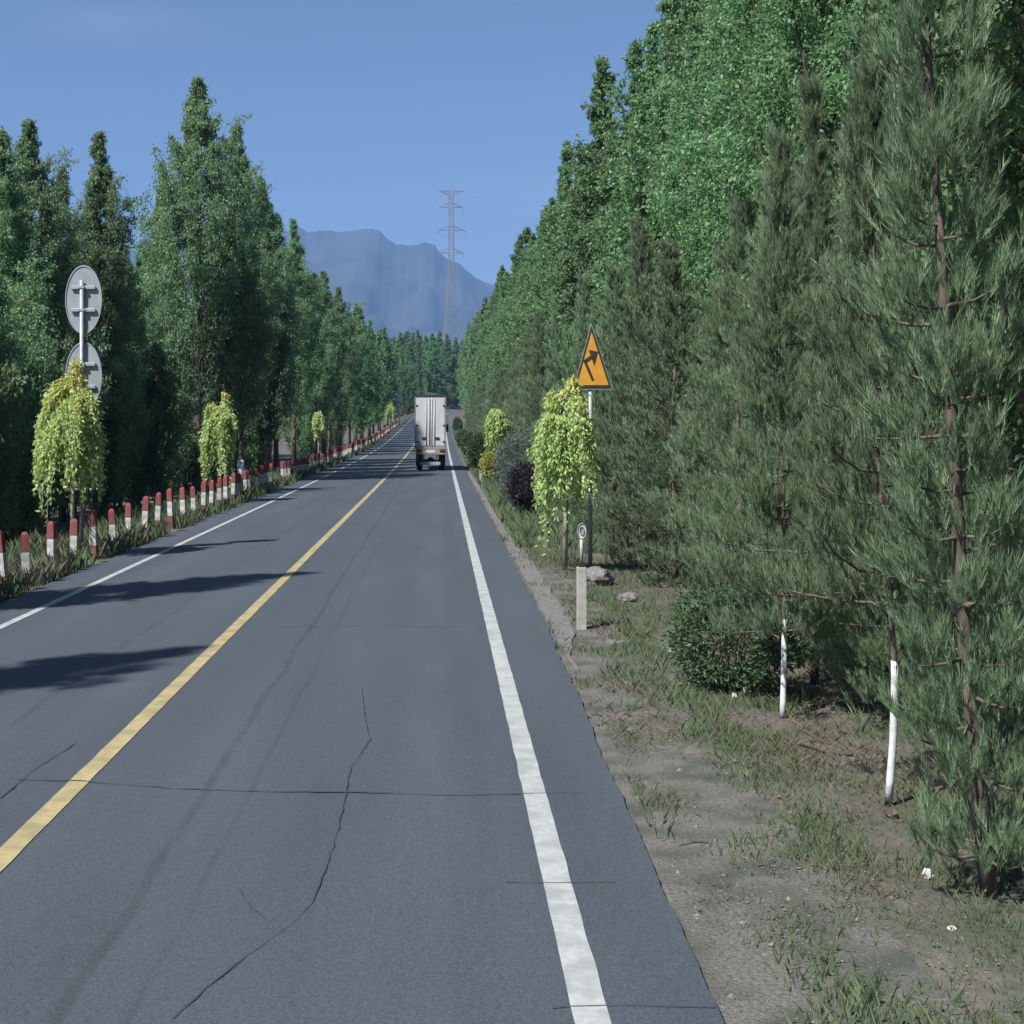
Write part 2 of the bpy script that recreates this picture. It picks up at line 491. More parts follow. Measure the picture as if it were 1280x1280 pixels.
def crack(pts, w):
    """a tar-dark crack drawn through photograph pixels on the road"""
    q = [Vector((*P(*p), 0.0075 + zroad(P(*p)[1]))) for p in pts]
    fine = []
    for a, b in zip(q, q[1:]):
        k = max(2, int((b - a).length / 0.05))
        for i in range(k):
            c = a.lerp(b, i / k)
            s = 0.011
            fine.append(c + Vector((s * mnoise.noise(c * 9), s * mnoise.noise(c * 9 + Vector((5, 5, 5))), 0)))
    fine.append(q[-1])
    v, f = [], []
    for i, c in enumerate(fine):
        d = (fine[min(i + 1, len(fine) - 1)] - fine[max(i - 1, 0)]).normalized()
        nrm = Vector((-d.y, d.x, 0)) * w * max(0.12, 0.26 + 0.35 * mnoise.noise(c * 2.3) + 0.25 * mnoise.noise(c * 9))
        v += [c + nrm, c - nrm]
        if i:
            f.append((2 * i - 2, 2 * i - 1, 2 * i + 1, 2 * i))
    link(bpy.data.objects.new('crack', np_mesh('crack', v, f, M['tar'])), road)
crack([(20, 976), (100, 978), (180, 984), (230, 988), (330, 991), (450, 992), (560, 996), (660, 994), (735, 992)], 0.022)
crack([(452, 860), (456, 900), (463, 925), (450, 945), (438, 962), (431, 1000), (422, 1040), (408, 1085), (390, 1130), (365, 1156), (310, 1195), (260, 1235), (215, 1276)], 0.009)
crack([(630, 1104), (690, 1106), (770, 1104)], 0.010)
crack([(690, 1262), (790, 1259), (895, 1262)], 0.010)
crack([(300, 1115), (312, 1135), (330, 1150)], 0.006)
crack([(0, 1000), (40, 965), (95, 930)], 0.014)
crack([(350, 785), (470, 783), (600, 786)], 0.016)

v, f = strip(1.02, 1.95, -40, 60, -0.026, lambda y: (0, 0.16 * mnoise.noise((4, y * 0.6, 1)) + 0.06 * mnoise.noise((4, y * 3, 1))))
link(bpy.data.objects.new('gravel_verge', np_mesh('gravel_verge', v, f, M['gravel'])), kind='structure')
mb = MB()
v, f = strip(1.20, 1.46, 12.2, 60, -0.008, lambda y: (0.04 * mnoise.noise((2, y * 1.5, 8)), 0.05 * mnoise.noise((6, y * 1.5, 8)) - 0.24 * smooth(15.5, 12.2, y)))
mb.add(v, f)
n = len(v) // 2
b0 = len(mb.v)
mb.v += [(a[0] + (0.02 if i % 2 else -0.01), a[1], a[2] - 0.08) for i, a in enumerate(v)]
for i in range(n - 1):
    mb.f.append((2 * i + 1, b0 + 2 * i + 1, b0 + 2 * i + 3, 2 * i + 3))
    mb.f.append((b0 + 2 * i, 2 * i, 2 * i + 2, b0 + 2 * i + 2))
mb.f.append((0, b0, b0 + 1, 1))
mb.obj('concrete_edging', M['kerb'], kind='structure')

# mountains far behind
ridge = [(-900, 372), (-500, 350), (-200, 332), (0, 304), (150, 312), (250, 302), (330, 292), (360, 284), (374, 279), (384, 287), (400, 284), (430, 286), (462, 281), (474, 284), (482, 293), (494, 301), (512, 304), (530, 299), (543, 302), (549, 312), (558, 320), (572, 325), (582, 334), (594, 343), (606, 350), (660, 368), (720, 378), (900, 386), (1300, 372), (1900, 390)]
MD = 5200.0
def ridge_y(px):
    for (a, ya), (b, yb) in zip(ridge, ridge[1:]):
        if a <= px <= b:
            t = (px - a) / (b - a)
            return ya + (yb - ya) * t
    return 390
U, V_ = 900, 44
mv = []
for j in range(V_ + 1):
    t = j / V_
    for i in range(U + 1):
        px = -900 + 2800 * i / U
        crest = zat(ridge_y(px) + 1.6 * mnoise.noise((px * 0.11, 3, 0)) + 1.2 * mnoise.noise((px * 0.31, 7, 0)), MD)
        x0 = xat(px, MD)
        if t <= 0.7:
            s = t / 0.7
            y = 3000 + (MD - 3000) * s
            prof = s ** 1.25
        else:
            s = (t - 0.7) / 0.3
            y = MD + 1100 * s
            prof = 1 - 0.9 * s
        rn = 0
        amp = 1.0
        for o_ in range(6):
            rn += amp * (1 - abs(mnoise.noise((x0 * 0.0026 * 2 ** o_, y * 0.0024 * 2 ** o_, 1.7 + o_))) * 2)
            amp *= 0.5
        env = max(0, math.sin(math.pi * min(1, t / 0.7))) if t <= 0.7 else 0
        z = 18 + (crest - 18) * prof + env * 110 * (rn - 1.8)
        if t <= 0.7:
            z = min(z, CAM_H + (crest - CAM_H) * (y / MD) - 4 * (1 - t / 0.7))
        mv.append((x0, y, max(z, -0.5 if j else 10)))
mf = [(j * (U + 1) + i, j * (U + 1) + i + 1, (j + 1) * (U + 1) + i + 1, (j + 1) * (U + 1) + i) for j in range(V_) for i in range(U)]
link(bpy.data.objects.new('mountain', np_mesh('mountain', mv, mf, M['rock'], True)), kind='structure')

# the hazy air over the whole place
hm = bpy.data.materials.new('haze')
hm.use_nodes = True
hn = hm.node_tree.nodes
for n in list(hn):
    hn.remove(n)
ho = hn.new('ShaderNodeOutputMaterial')
hv = hn.new('ShaderNodeVolumePrincipled')
hv.inputs['Color'].default_value = (0.27, 0.50, 1.0, 1)
hv.inputs['Density'].default_value = 0.00016
hv.inputs['Anisotropy'].default_value = 0.0
hm.node_tree.links.new(hv.outputs['Volume'], ho.inputs['Volume'])
hz = MB().box(-7500, 7500, -200, 7200, -3.5, 960).obj('haze', hm, kind='stuff')

# ------------------------------------------------------------------ plants: shared shapes
def unit(a):
    return a / np.maximum(1e-9, np.linalg.norm(a, axis=1, keepdims=True))

def leaves(C, A, L, W, rng):
    n = len(C)
    A = unit(A)
    S = unit(np.cross(A, rng.normal(size=(n, 3))))
    L = (L * rng.uniform(0.7, 1.25, n))[:, None]
    W = (W * rng.uniform(0.7, 1.25, n))[:, None]
    v = np.stack([C, C + A * L * 0.42 + S * W * 0.5, C + A * L, C + A * L * 0.42 - S * W * 0.5], 1).reshape(-1, 3)
    return v, np.arange(n * 4).reshape(-1, 4)

def poplar(seed, H, Rm, n_limb, n_twig, n_leaf, L, W, t0=0.12, droop=0.0, mat='poplar', trunk_r=0.13, steep=1.0, sparse_low=0.0, spread=0.055, var=(0.55, 1.18), hang=0.55, pw=1.08):
    rng = np.random.default_rng(seed)
    rnd = random.Random(seed)
    wood = MB()
    pts = [Vector((0.25 * mnoise.noise((seed, z * 0.25, 0)) * z / H, 0.25 * mnoise.noise((seed, z * 0.25, 9)) * z / H, z)) for z in np.linspace(0, H * 0.97, 10)]
    wood.tube(pts, [trunk_r * (1 - 0.93 * i / 9) + (0.04 if i == 0 else 0) for i in range(10)], 8)
    Cs, As = [], []
    for i in range(n_limb):
        t = t0 + (0.985 - t0) * ((i + rnd.random()) / n_limb)
        k = t * 9
        a, b = pts[int(k)], pts[min(9, int(k) + 1)]
        p = a.lerp(b, k - int(k))
        u = (t - t0) / (1 - t0)
        rad = Rm * (0.62 + 1.5 * u if u < 0.25 else max(0.04, 1.0 - ((u - 0.25) / 0.75) ** pw)) * rnd.uniform(*var)
        az = i * 2.399 + rnd.uniform(-0.5, 0.5)
        out = Vector((math.cos(az), math.sin(az), 0))
        rise = rad * rnd.uniform(0.9, 1.9) * steep * (1.25 - 0.5 * u)
        rise = min(rise, (H * 1.01 - p.z) * 0.9)
        tip = p + out * rad + Vector((0, 0, rise))
        ctrl = p + out * rad * 0.65 + Vector((0, 0, rise * 0.3))
        lim = [p * (1 - s) ** 2 + ctrl * 2 * s * (1 - s) + tip * s * s for s in (0, 0.33, 0.66, 1)]
        lr = 0.012 + 0.028 * rad / Rm * (1.1 - u)
        wood.tube(lim, [lr, lr * 0.7, lr * 0.42, 0.004], 5, False)
        nt_ = int(n_twig * (0.35 + 0.75 * rad / Rm))
        if sparse_low and u < sparse_low:
            nt_ = int(nt_ * 0.35)
        for q in range(nt_):
            s = rnd.uniform(0.22, 1.0) ** 0.8
            o = p * (1 - s) ** 2 + ctrl * 2 * s * (1 - s) + tip * s * s
            d = Vector((rnd.gauss(0, 1), rnd.gauss(0, 1), rnd.gauss(0.55 - droop, 0.7)))
            d = (d.normalized() + out * 0.35).normalized()
            ln = rnd.uniform(0.2, 0.55) * (0.35 + 0.85 * rad / Rm)
            sl = rng.uniform(0, 1, n_leaf)[:, None]
            c = np.array(o) + np.array(d) * ln * sl + rng.normal(size=(n_leaf, 3)) * spread * (1.1 - 0.65 * u) + np.array((0, 0, -droop * 0.5)) * ln * sl ** 2
            Cs.append(c)
            aa = rng.normal(size=(n_leaf, 3)) * 0.8 + np.array(d) * 0.5
            aa[:, 2] -= hang + droop
            As.append(aa)
    v, f = leaves(np.concatenate(Cs), np.concatenate(As), L, W, rng)
    return {'trunk': wood.mesh('poplar_trunk', M['bark'], True), 'crown': np_mesh('poplar_crown', v, f, M[mat])}

def needles(O, D, n_needle, L, W, rng):
    """bottle-brush shoots: O origins, D axes"""
    n = len(O)
    D = unit(D)
    s = rng.uniform(0, 1, (n, n_needle))
    ln = rng.uniform(0.10, 0.20, n)
    base = O[:, None, :] + D[:, None, :] * (ln[:, None] * s)[:, :, None]
    base = base.reshape(-1, 3)
    Dr = np.repeat(D, n_needle, 0)
    U_ = unit(np.cross(Dr, rng.normal(size=Dr.shape)))
    dirn = unit(Dr * 1.05 + U_ * 0.55 + np.array((0, 0, 0.45)))
    side = unit(np.cross(dirn, rng.normal(size=Dr.shape))) * W * 0.5
    l = (L * rng.uniform(0.7, 1.2, len(base)))[:, None]
    v = np.stack([base - side, base + side, base + dirn * l], 1).reshape(-1, 3)
    return v, np.arange(len(base) * 3).reshape(-1, 3)

def pine(seed, H, Rm, whorls, shoots, n_needle, L, W, bare=0.02, trunk_r=0.055):
    rng = np.random.default_rng(seed)
    rnd = random.Random(seed)
    wood = MB()
    pts = [Vector((0.22 * mnoise.noise((seed * 3.1, z * 0.35, 0)) * min(1, z), 0.22 * mnoise.noise((seed * 3.1, z * 0.35, 9)) * min(1, z), z)) for z in np.linspace(0, H, 11)]
    wood.tube(pts, [trunk_r * (1 - 0.9 * i / 10) for i in range(11)], 8)
    O, D = [], []
    for w in range(whorls):
        t = bare + (0.99 - bare) * (w / (whorls - 1)) ** 0.95
        k = t * 10
        p0 = pts[min(9, int(k))].lerp(pts[min(10, int(k) + 1)], k - int(k))
        nb = rnd.choice((4, 5, 5, 6))
        a0 = rnd.random() * 6.28
        for b in range(nb):
            u = t
            rad = Rm * (0.75 + 1.0 * u if u < 0.25 else max(0.10, 1.02 - ((u - 0.25) / 0.75) ** 1.1)) * rnd.uniform(0.6, 1.15)
            az = a0 + 6.283 * b / nb + rnd.uniform(-0.4, 0.4)
            out = Vector((math.cos(az), math.sin(az), 0))
            p = p0 + Vector((0, 0, rnd.uniform(-0.1, 0.1)))
            rise = rad * rnd.uniform(-0.05, 0.45) + 0.25 * u * rad
            tip = p + out * rad + Vector((0, 0, rise))
            ctrl = p + out * rad * 0.6 + Vector((0, 0, -0.02 * rad))
            bez = lambda s: p * (1 - s) ** 2 + ctrl * 2 * s * (1 - s) + tip * s * s
            lr = 0.004 + 0.009 * rad / Rm
            wood.tube([bez(s) for s in (0, 0.35, 0.7, 1)], [lr, lr * 0.75, lr * 0.5, 0.003], 5, False)
            ns = int(shoots * (0.35 + 0.8 * rad / Rm))
            for q in range(ns):
                s = rnd.uniform(0.10, 1.0) ** 0.75
                o = bez(s)
                sd_ = Vector((-out.y, out.x, 0)) * rnd.choice((-1, 1)) * rnd.uniform(0, 0.32) * (1.15 - s) * rad * 1.5
                o = o + sd_ + Vector((rnd.gauss(0, 0.03), rnd.gauss(0, 0.03), rnd.gauss(0.02, 0.05)))
                d = out * rnd.uniform(0.1, 0.7) + sd_ * 1.2 + Vector((rnd.gauss(0, 0.22), rnd.gauss(0, 0.22), rnd.uniform(0.6, 1.5)))
                O.append(o); D.append(d)
    v, f = needles(np.array([tuple(o) for o in O]), np.array([tuple(d) for d in D]), n_needle, L, W, rng)
    return {'trunk': wood.mesh('pine_trunk', M['pine_bark'], True), 'crown': np_mesh('pine_crown', v, f, M['pine'])}

def weeping(seed, H, Rm, drop, strands=120, n_leaf=85, lean=0.0, L=0.085, W=0.04):
    rng = np.random.default_rng(seed)
    rnd = random.Random(seed)
    wood = MB()
    Ht = H * 0.86
    wood.tube([(0, 0, 0), (0.02, 0.01, Ht * 0.4), (-0.015, 0, Ht * 0.75), (0, 0, Ht)], [0.042, 0.034, 0.03, 0.022], 8)
    # a few arching limbs, each carrying a curtain of hanging twigs
    Cs, As = [], []
    n_limb = 15
    limbs = []
    for i in range(n_limb):
        az = i * 2.399 + rnd.uniform(-0.5, 0.5)
        limbs.append((az, Rm * rnd.uniform(0.3, 0.85), (H - Ht) * rnd.uniform(0.1, 0.8), rnd.uniform(0.05, 0.4), rnd.uniform(0.55, 1.0)))
    limbs[0] = (limbs[0][0], Rm * 0.3, H - Ht, 0.05, 0.9)
    for (az, r, up, sag, dk) in limbs:
        arc = []
        h0 = Ht * rnd.uniform(0.82, 1.0)
        r *= 0.7 + 0.6 * (Ht - h0) / (0.18 * Ht)
        for s in np.linspace(0, 1, 7):
            rad = r * (1 - (1 - s) ** 1.7)
            z = h0 - 0.06 + up * math.sin(math.pi * min(0.62, s * 0.75)) - sag * s * s
            arc.append((rad * math.cos(az) + lean * 0.4 * s, rad * math.sin(az), z))
        wood.tube(arc, [0.016 - 0.0018 * k for k in range(7)], 5, False)
        pa = np.array(arc)
        for q in range(max(3, strands // n_limb)):
            s = rnd.uniform(0.1, 1.0) * 5.99
            k = int(s)
            o = pa[k] * (1 - s + k) + pa[k + 1] * (s - k)
            dr = (drop - (Ht - h0)) * dk * rnd.uniform(0.25, 1.0) * (0.55 + 0.45 * s / 6)
            a2 = az + rnd.uniform(-0.9, 0.9)
            kick = rnd.uniform(0.05, 0.40) ** 1.2 * Rm / 0.5
            tw = []
            for u in np.linspace(0, 1, 7):
                tw.append((o[0] + kick * math.cos(a2) * (1 - (1 - u) ** 2) + lean * 0.6 * u * dr / drop, o[1] + kick * math.sin(a2) * (1 - (1 - u) ** 2), max(0.1, o[2] + 0.10 * math.sin(math.pi * min(1, 2.4 * u)) - dr * u ** 1.3)))
            if q % 2 == 0:
                wood.tube(tw, [0.006 - 0.0006 * k2 for k2 in range(7)], 4, False)
            ta = np.array(tw)
            ss = rng.uniform(0.0, 0.999, n_leaf) * 6
            kk = ss.astype(int)
            fr = (ss - kk)[:, None]
            c = ta[kk] * (1 - fr) + ta[kk + 1] * fr + rng.normal(size=(n_leaf, 3)) * np.array((0.032, 0.032, 0.03))
            aa = rng.normal(size=(n_leaf, 3)) * 0.5 + np.array((math.cos(a2) * 0.4, math.sin(a2) * 0.4, -0.9))
            Cs.append(c); As.append(aa)
    v, f = leaves(np.concatenate(Cs), np.concatenate(As), L, W, rng)
    return {'trunk': wood.mesh('weeping_trunk', M['pale_bark'], True), 'crown': np_mesh('weeping_crown', v, f, M['weep'])}

def shrub(seed, Rx, H, mat, n=5200, L=0.06, W=0.035, stem=0.12):
    rng = np.random.default_rng(seed)
    wood = MB()
    rnd = random.Random(seed)
    for i in range(9):
        az = i * 2.399
        r = rnd.uniform(0.2, 0.8) * Rx
        wood.tube([(0, 0, 0), (0.03 * math.cos(az), 0.03 * math.sin(az), stem + 0.05), (r * math.cos(az), r * math.sin(az), H * rnd.uniform(0.5, 0.9))], [0.028, 0.02, 0.004], 5, False)
    d = unit(rng.normal(size=(n, 3)))
    rr = rng.uniform(0.35, 1.0, n) ** 0.45
    lump = np.array([1 + 0.36 * mnoise.noise(Vector(q) * 2.2 + Vector((seed, 0, 0))) + 0.12 * mnoise.noise(Vector(q) * 6) for q in d])
    c = d * (rr * lump)[:, None] * np.array((Rx, Rx, (H - stem) / 2)) + np.array((0, 0, stem + (H - stem) / 2))
    aa = d + rng.normal(size=(n, 3)) * 0.6 + np.array((0, 0, 0.3))
    v, f = leaves(c, aa, L, W, rng)
    return {'trunk': wood.mesh('shrub_stems', M['bark'], True), 'crown': np_mesh('shrub_foliage', v, f, M[mat])}

def plant(name, proto, label, cat, x, y, rz=0, sc=1.0, scz=None, group=None, names=('trunk', 'crown'), tilt=(0, 0)):
    r = thing(name, label, cat, (x, y, gz(x, y) - 0.03), rz, (sc, sc, scz or sc), group)
    r.rotation_euler = (tilt[0], tilt[1], rz)
    link(bpy.data.objects.new(names[0], proto['trunk']), r)
    link(bpy.data.objects.new(names[1], proto['crown']), r)
    return r

# prototypes: near ones carry small leaves, far ones fewer and larger
UP = dict(steep=1.7, spread=0.075, hang=0.9, pw=0.92)
POP_NEAR = [poplar(21, 13, 1.5, 96, 18, 84, 0.064, 0.036, 0.08, **UP), poplar(22, 13, 1.4, 96, 18, 84, 0.064, 0.036, 0.08, **UP)]
POP_MID = [poplar(31, 13, 1.35, 88, 18, 50, 0.100, 0.052, 0.09, **UP), poplar(32, 13, 1.5, 88, 18, 50, 0.100, 0.052, 0.12, **UP), poplar(33, 13, 1.2, 88, 17, 48, 0.095, 0.052, 0.07, **UP)]
LF = dict(mat='poplar_dull', steep=1.6, spread=0.10, var=(0.65, 1.12), hang=0.8, pw=0.82)
POP_LEFT = [poplar(41, 13, 2.15, 96, 20, 54, 0.100, 0.044, 0.17, 0.3, trunk_r=0.15, sparse_low=0.08, **LF), poplar(42, 13, 1.9, 92, 19, 54, 0.100, 0.044, 0.14, 0.25, trunk_r=0.14, **LF), poplar(43, 13, 1.7, 92, 19, 52, 0.100, 0.044, 0.1, 0.2, trunk_r=0.13, **LF)]
POP_FAR = [poplar(51, 13, 1.5, 70, 12, 20, 0.20, 0.11, 0.06, 0, 'poplar', steep=1.5, spread=0.1), poplar(52, 13, 1.35, 70, 12, 20, 0.20, 0.11, 0.05, 0, 'poplar_dull', steep=1.5, spread=0.1)]
SAPLING = [poplar(61, 5, 1.0, 60, 13, 38, 0.09, 0.042, 0.03, 0.2, 'poplar_dull', 0.05, 1.6, spread=0.09, hang=0.8), poplar(62, 5, 1.15, 60, 13, 38, 0.09, 0.042, 0.03, 0.15, 'poplar_dull', 0.05, 1.6, spread=0.09, hang=0.8)]
PINE_NEAR = [pine(71, 6.2, 0.44, 22, 30, 38, 0.085, 0.0048, 0.05, 0.042), pine(72, 5.4, 1.0, 25, 42, 36, 0.085, 0.0055, 0.03), pine(73, 6.0, 1.05, 26, 42, 36, 0.085, 0.0055, 0.04)]
PINE_MID = [pine(81, 6.0, 1.0, 24, 32, 20, 0.11, 0.011, 0.01), pine(82, 6.4, 1.05, 24, 32, 20, 0.11, 0.011, 0.015)]

# ------------------------------------------------------------------ right-hand side trees
rr = random.Random(5)
G_PINE = 'pines along the right verge'
# the pine with the bare reddish trunk nearest the camera
x, y = P(1237, 1096)
plant('pine_tree', PINE_NEAR[0], 'nearest roadside pine with bare reddish trunk at the right edge', 'pine tree', x, y, 0.6, 1.0, 1.0, G_PINE, tilt=(0, R(-6.5)))
# two whitewashed trunks
def whitewashed(px, py, py_top, proto, label, rz, sc, frac0=0.0):
    x, y = P(px, py)
    r = plant('pine_tree', proto, label, 'pine tree', x, y, rz, sc, sc, G_PINE)
    top = (zat(py_top, y) - gz(x, y)) / sc
    return r, top
def wash(r, top, H, seed, tr=0.055):
    pts = [Vector((0.22 * mnoise.noise((seed * 3.1, z * 0.35, 0)) * min(1, z), 0.22 * mnoise.noise((seed * 3.1, z * 0.35, 9)) * min(1, z), z)) for z in np.linspace(0, H, 11)]
    o = []
    for z in np.linspace(0.06, top, 8):
        k = z / H * 10
        o.append(pts[int(k)].lerp(pts[int(k) + 1], k - int(k)))
    MB().tube(o, [tr * (1 - 0.9 * (q.z / H)) + 0.004 + 0.002 * mnoise.noise((q.z * 5, 0, 0)) for q in o], 9).obj('whitewash', M['whitewash'], r, True)
WH1 = pine(74, 5.2, 0.8, 18, 40, 36, 0.085, 0.0052, 0.27, 0.026)
WH2 = pine(75, 5.4, 0.8, 20, 40, 36, 0.085, 0.0052, 0.16, 0.026)
r, top = whitewashed(1110, 985, 815, WH1, 'pine with a clean whitewashed lower trunk near the right edge', 1.0, 0.85)
wash(r, top, 5.2, 74, 0.026)
r, top = whitewashed(978, 880, 770, WH2, 'pine with patchy whitewashed trunk left of the clean white trunk', 2.6, 0.82)
wash(r, top, 5.4, 75, 0.026)
# pines one after the other along the verge
near_lab = ['grey green pine behind the bare trunked pine at the right edge', 'pine with low dense branches behind the whitewashed trunks',
            'bushy pine reaching the ground just beyond the patchy white trunk', 'slim pine behind the bushy pine on the right verge',
            'pine standing right behind the amber warning sign', 'pine close behind the pole of the warning sign']
spots = [(4.4, 9.0), (3.7, 10.6), (3.35, 12.2), (3.9, 13.9), (3.5, 15.8), (3.75, 18.2)]
for i, (x, y) in enumerate(spots):
    plant('pine_tree', PINE_NEAR[(i + 1) % 3], near_lab[i], 'pine tree', x, y, rr.random() * 6, rr.uniform(0.9, 1.05), rr.uniform(0.72, 0.86), G_PINE)
y = 19.8
while y < 150:
    x = 3.5 + rr.uniform(-0.3, 0.45) + cx(y)
    plant('pine_tree', PINE_MID[rr.randrange(2)], 'pine in the receding row on the right beyond the warning sign', 'pine tree', x, y, rr.random() * 6, rr.uniform(0.9, 1.1), rr.uniform(0.72, 0.98), G_PINE + ' beyond the sign')
    y += rr.uniform(1.7, 2.6) * (1 + y / 80)
# poplars behind them
def right_h(y):
    return 12.9 + 0.012 * max(0, y - 40)
G_POP = 'tall poplars behind the right-hand pines'
near_pop = ['light green poplar filling the upper right corner of the picture', 'poplar rising behind the nearest pine, top cut off by the picture',
            'tall poplar behind the whitewashed pines, top cut off by the picture']
for i, (x, y, s) in enumerate([(3.55, 7.9, 1.0), (4.7, 10.6, 1.0), (4.9, 13.3, 1.0)]):
    plant('poplar_tree', POP_NEAR[i % 2], near_pop[i], 'poplar tree', x, y, rr.random() * 6, 0.95, right_h(y) / 13, G_POP)
for i, y in enumerate(np.arange(15.5, 24, 2.1)):
    plant('poplar_tree', POP_NEAR[(i + 1) % 2], '%s tall poplar behind the pines, counted from the whitewashed trunks towards the sign' % ('first', 'second', 'third', 'fourth', 'fifth')[i], 'poplar tree', 4.75 + rr.uniform(-0.2, 0.4), float(y), rr.random() * 6, 0.95, right_h(y) / 13 * rr.uniform(0.92, 1.06), G_POP)
y = 25.0
while y < 330:
    sc = 0.92 if y < 60 else 1.1
    x = 4.7 + rr.uniform(-0.3, 0.4) + cx(y)
    proto = POP_MID[rr.randrange(3)] if y < 130 else POP_FAR[rr.randrange(2)]
    plant('poplar_tree', proto, 'tall poplar of the right-hand row receding down the road', 'poplar tree', x, y, rr.random() * 6, sc * rr.uniform(0.9, 1.15), right_h(y) / 13 * rr.uniform(0.86, 1.1), G_POP + ' far along')
    y += rr.uniform(1.9, 3.0) * (1 + y / 110)
y = 6.0
while y < 60:
    plant('poplar_tree', POP_MID[rr.randrange(3)], 'poplar of the second row deep in the right-hand wood', 'poplar tree', 7.2 + rr.uniform(-0.5, 0.6), y, rr.random() * 6, rr.uniform(0.95, 1.1), rr.uniform(0.85, 1.0), 'poplars deep in the right-hand wood')
    y += rr.uniform(2.2, 3.2)
# trees beside and behind the camera on the right, so that the wood goes on
for y in (-6, -2.5, 1.0, 4.0):
    plant('poplar_tree', POP_MID[rr.randrange(3)], 'poplar of the right-hand wood beside the camera', 'poplar tree', 5.6 + rr.uniform(-0.3, 0.3), y, rr.random() * 6, 1.0, 0.9, 'poplars beside the camera')

# ------------------------------------------------------------------ left-hand side trees
G_L = 'tall trees along the left side'
def left_tree(px_top, py_top, y, x, proto, label, sc=1.0, group=G_L):
    top = zat(py_top, y)
    h = (top - gz(x, y)) / 13.0
    return plant('poplar_tree', proto, label, 'poplar tree', x, y, rr.random() * 6, sc, h, group)
left_tree(245, 75, 50, xat(247, 50), POP_LEFT[0], 'tallest broad tree on the left, highest peak against the sky', 1.12)
left_tree(290, 140, 55, xat(296, 55), POP_LEFT[1], 'tall tree right behind the tallest left tree, dark branching trunk showing', 1.0)
left_tree(205, 190, 52, xat(205, 52), POP_LEFT[2], 'shorter tree at the left flank of the tallest left tree', 0.6)
left_tree(325, 205, 60, xat(326, 60), POP_LEFT[2], 'tree on the right flank of the tallest left tree', 0.95)
left_tree(125, 148, 40, xat(124, 40), POP_LEFT[1], 'narrow peaked tree on the left, above the round signs', 0.8)
left_tree(155, 262, 43, xat(150, 43), POP_LEFT[2], 'lower tree between the narrow peak and the tallest left tree', 0.5)
left_tree(35, 128, 37, xat(36, 37), POP_LEFT[0], 'pointed tree left of the round signs, second peak from the left edge', 0.78)
left_tree(4, 140, 35, xat(2, 35), POP_LEFT[2], 'pointed tree cut by the left edge of the picture', 0.8)
left_tree(75, 190, 41, xat(78, 41), POP_LEFT[2], 'low crown in the gap between the two left peaks', 0.75)
# trunk with a whitewashed base
wx, wy = P(304, 603)
wt = plant('poplar_tree', POP_LEFT[0], 'left tree with whitewashed trunk base behind the guard posts', 'poplar tree', wx - 0.1, wy, 2.0, 0.8, 0.72, G_L)
MB().tube([(0, 0, 0), (0, 0, 0.7), (0.01, 0, 1.55)], [0.20, 0.165, 0.155], 10).obj('whitewash', M['whitewash'], wt, True)
y = 60.0
while y < 300:
    x = -7.7 + rr.uniform(-0.5, 0.4) + cx(y)
    if 74 < y < 84.5:      # trees left out so the sun reaches the small golden tree
        y += 2.5
        continue
    proto = POP_LEFT[rr.randrange(3)] if y < 120 else POP_FAR[rr.randrange(2)]
    plant('poplar_tree', proto, 'tall tree of the left-hand row receding beyond the tallest tree', 'poplar tree', x, y, rr.random() * 6, rr.uniform(0.85, 1.05), rr.uniform(0.9, 1.06), G_L + ' far along')
    y += rr.uniform(2.4, 3.8) * (1 + y / 140)
y = 34.0
while y < 110:
    plant('poplar_tree', POP_MID[rr.randrange(3)], 'tree of the second row deep in the left-hand wood', 'poplar tree', -11.5 - y * 0.045 + rr.uniform(-1, 1), y, rr.random() * 6, rr.uniform(0.9, 1.1), rr.uniform(0.58, 0.68) + 0.3 * smooth(50, 62, y), 'trees deep in the left-hand wood')
    y += rr.uniform(2.6, 3.8)
# undergrowth along the foot of the left-hand wood
y = 20.0
while y < 130:
    x = -8.4 - rr.uniform(0, 1.6) - (1.0 if y < 36 else 0.2)
    if 32.0 < y < 40.5:
        x -= 1.8
    if 74 < y < 84:  # saplings left out too, to let sun onto the small golden tree
        y += 2
        continue
    plant('sapling', SAPLING[rr.randrange(2)], 'bushy young tree at the foot of the left-hand wood', 'young tree', x, y, rr.random() * 6, rr.uniform(0.75, 1.15), rr.uniform(0.65, 1.25), 'young trees below the left-hand wood')
    y += rr.uniform(1.0, 1.7) * (1 + y / 90)
for i in range(22):
    y = rr.uniform(24, 46)
    plant('sapling', SAPLING[i % 2], 'leafy young tree filling the left-hand wood under the peaks', 'young tree', min(-9.6, xat(rr.uniform(-20, 215), y)), y, rr.random() * 6, rr.uniform(0.8, 1.1), rr.uniform(0.95, 1.3), 'young trees filling the left-hand wood')
# trees left of the frame that throw their shade over the road
for (x, y, h) in ((-7.5, 8.0, 0.72), (-7.3, 14.6, 0.74), (-8.7, 1.5, 0.70), (-8.9, -4.0, 0.7)):
    plant('poplar_tree', POP_FAR[rr.randrange(2)], 'roadside tree of the left-hand wood near the camera', 'poplar tree', x, y, rr.random() * 6, 0.8, h, 'left-hand trees near the camera')

# ------------------------------------------------------------------ the wood where the road bends away
k = 0
for j in range(7):
    y = 332 + j * 17
    for i in range(23):
        x = -62 + i * 4.2 + rr.uniform(-2, 2)
        yy = y + rr.uniform(-6, 6)
        r_ = x - cx(min(yy, 430))
        if -9 < r_ < 7:
            continue
        px = VX + x * F / yy
        if px < 380 or px > 640:
            continue
        plant('forest_tree', POP_FAR[rr.randrange(2)], 'far tree of the wood that closes the view where the road bends', 'tree', x, yy, rr.random() * 6, rr.uniform(1.6, 2.2), rr.uniform(1.2, 1.55), 'far trees behind the bend')

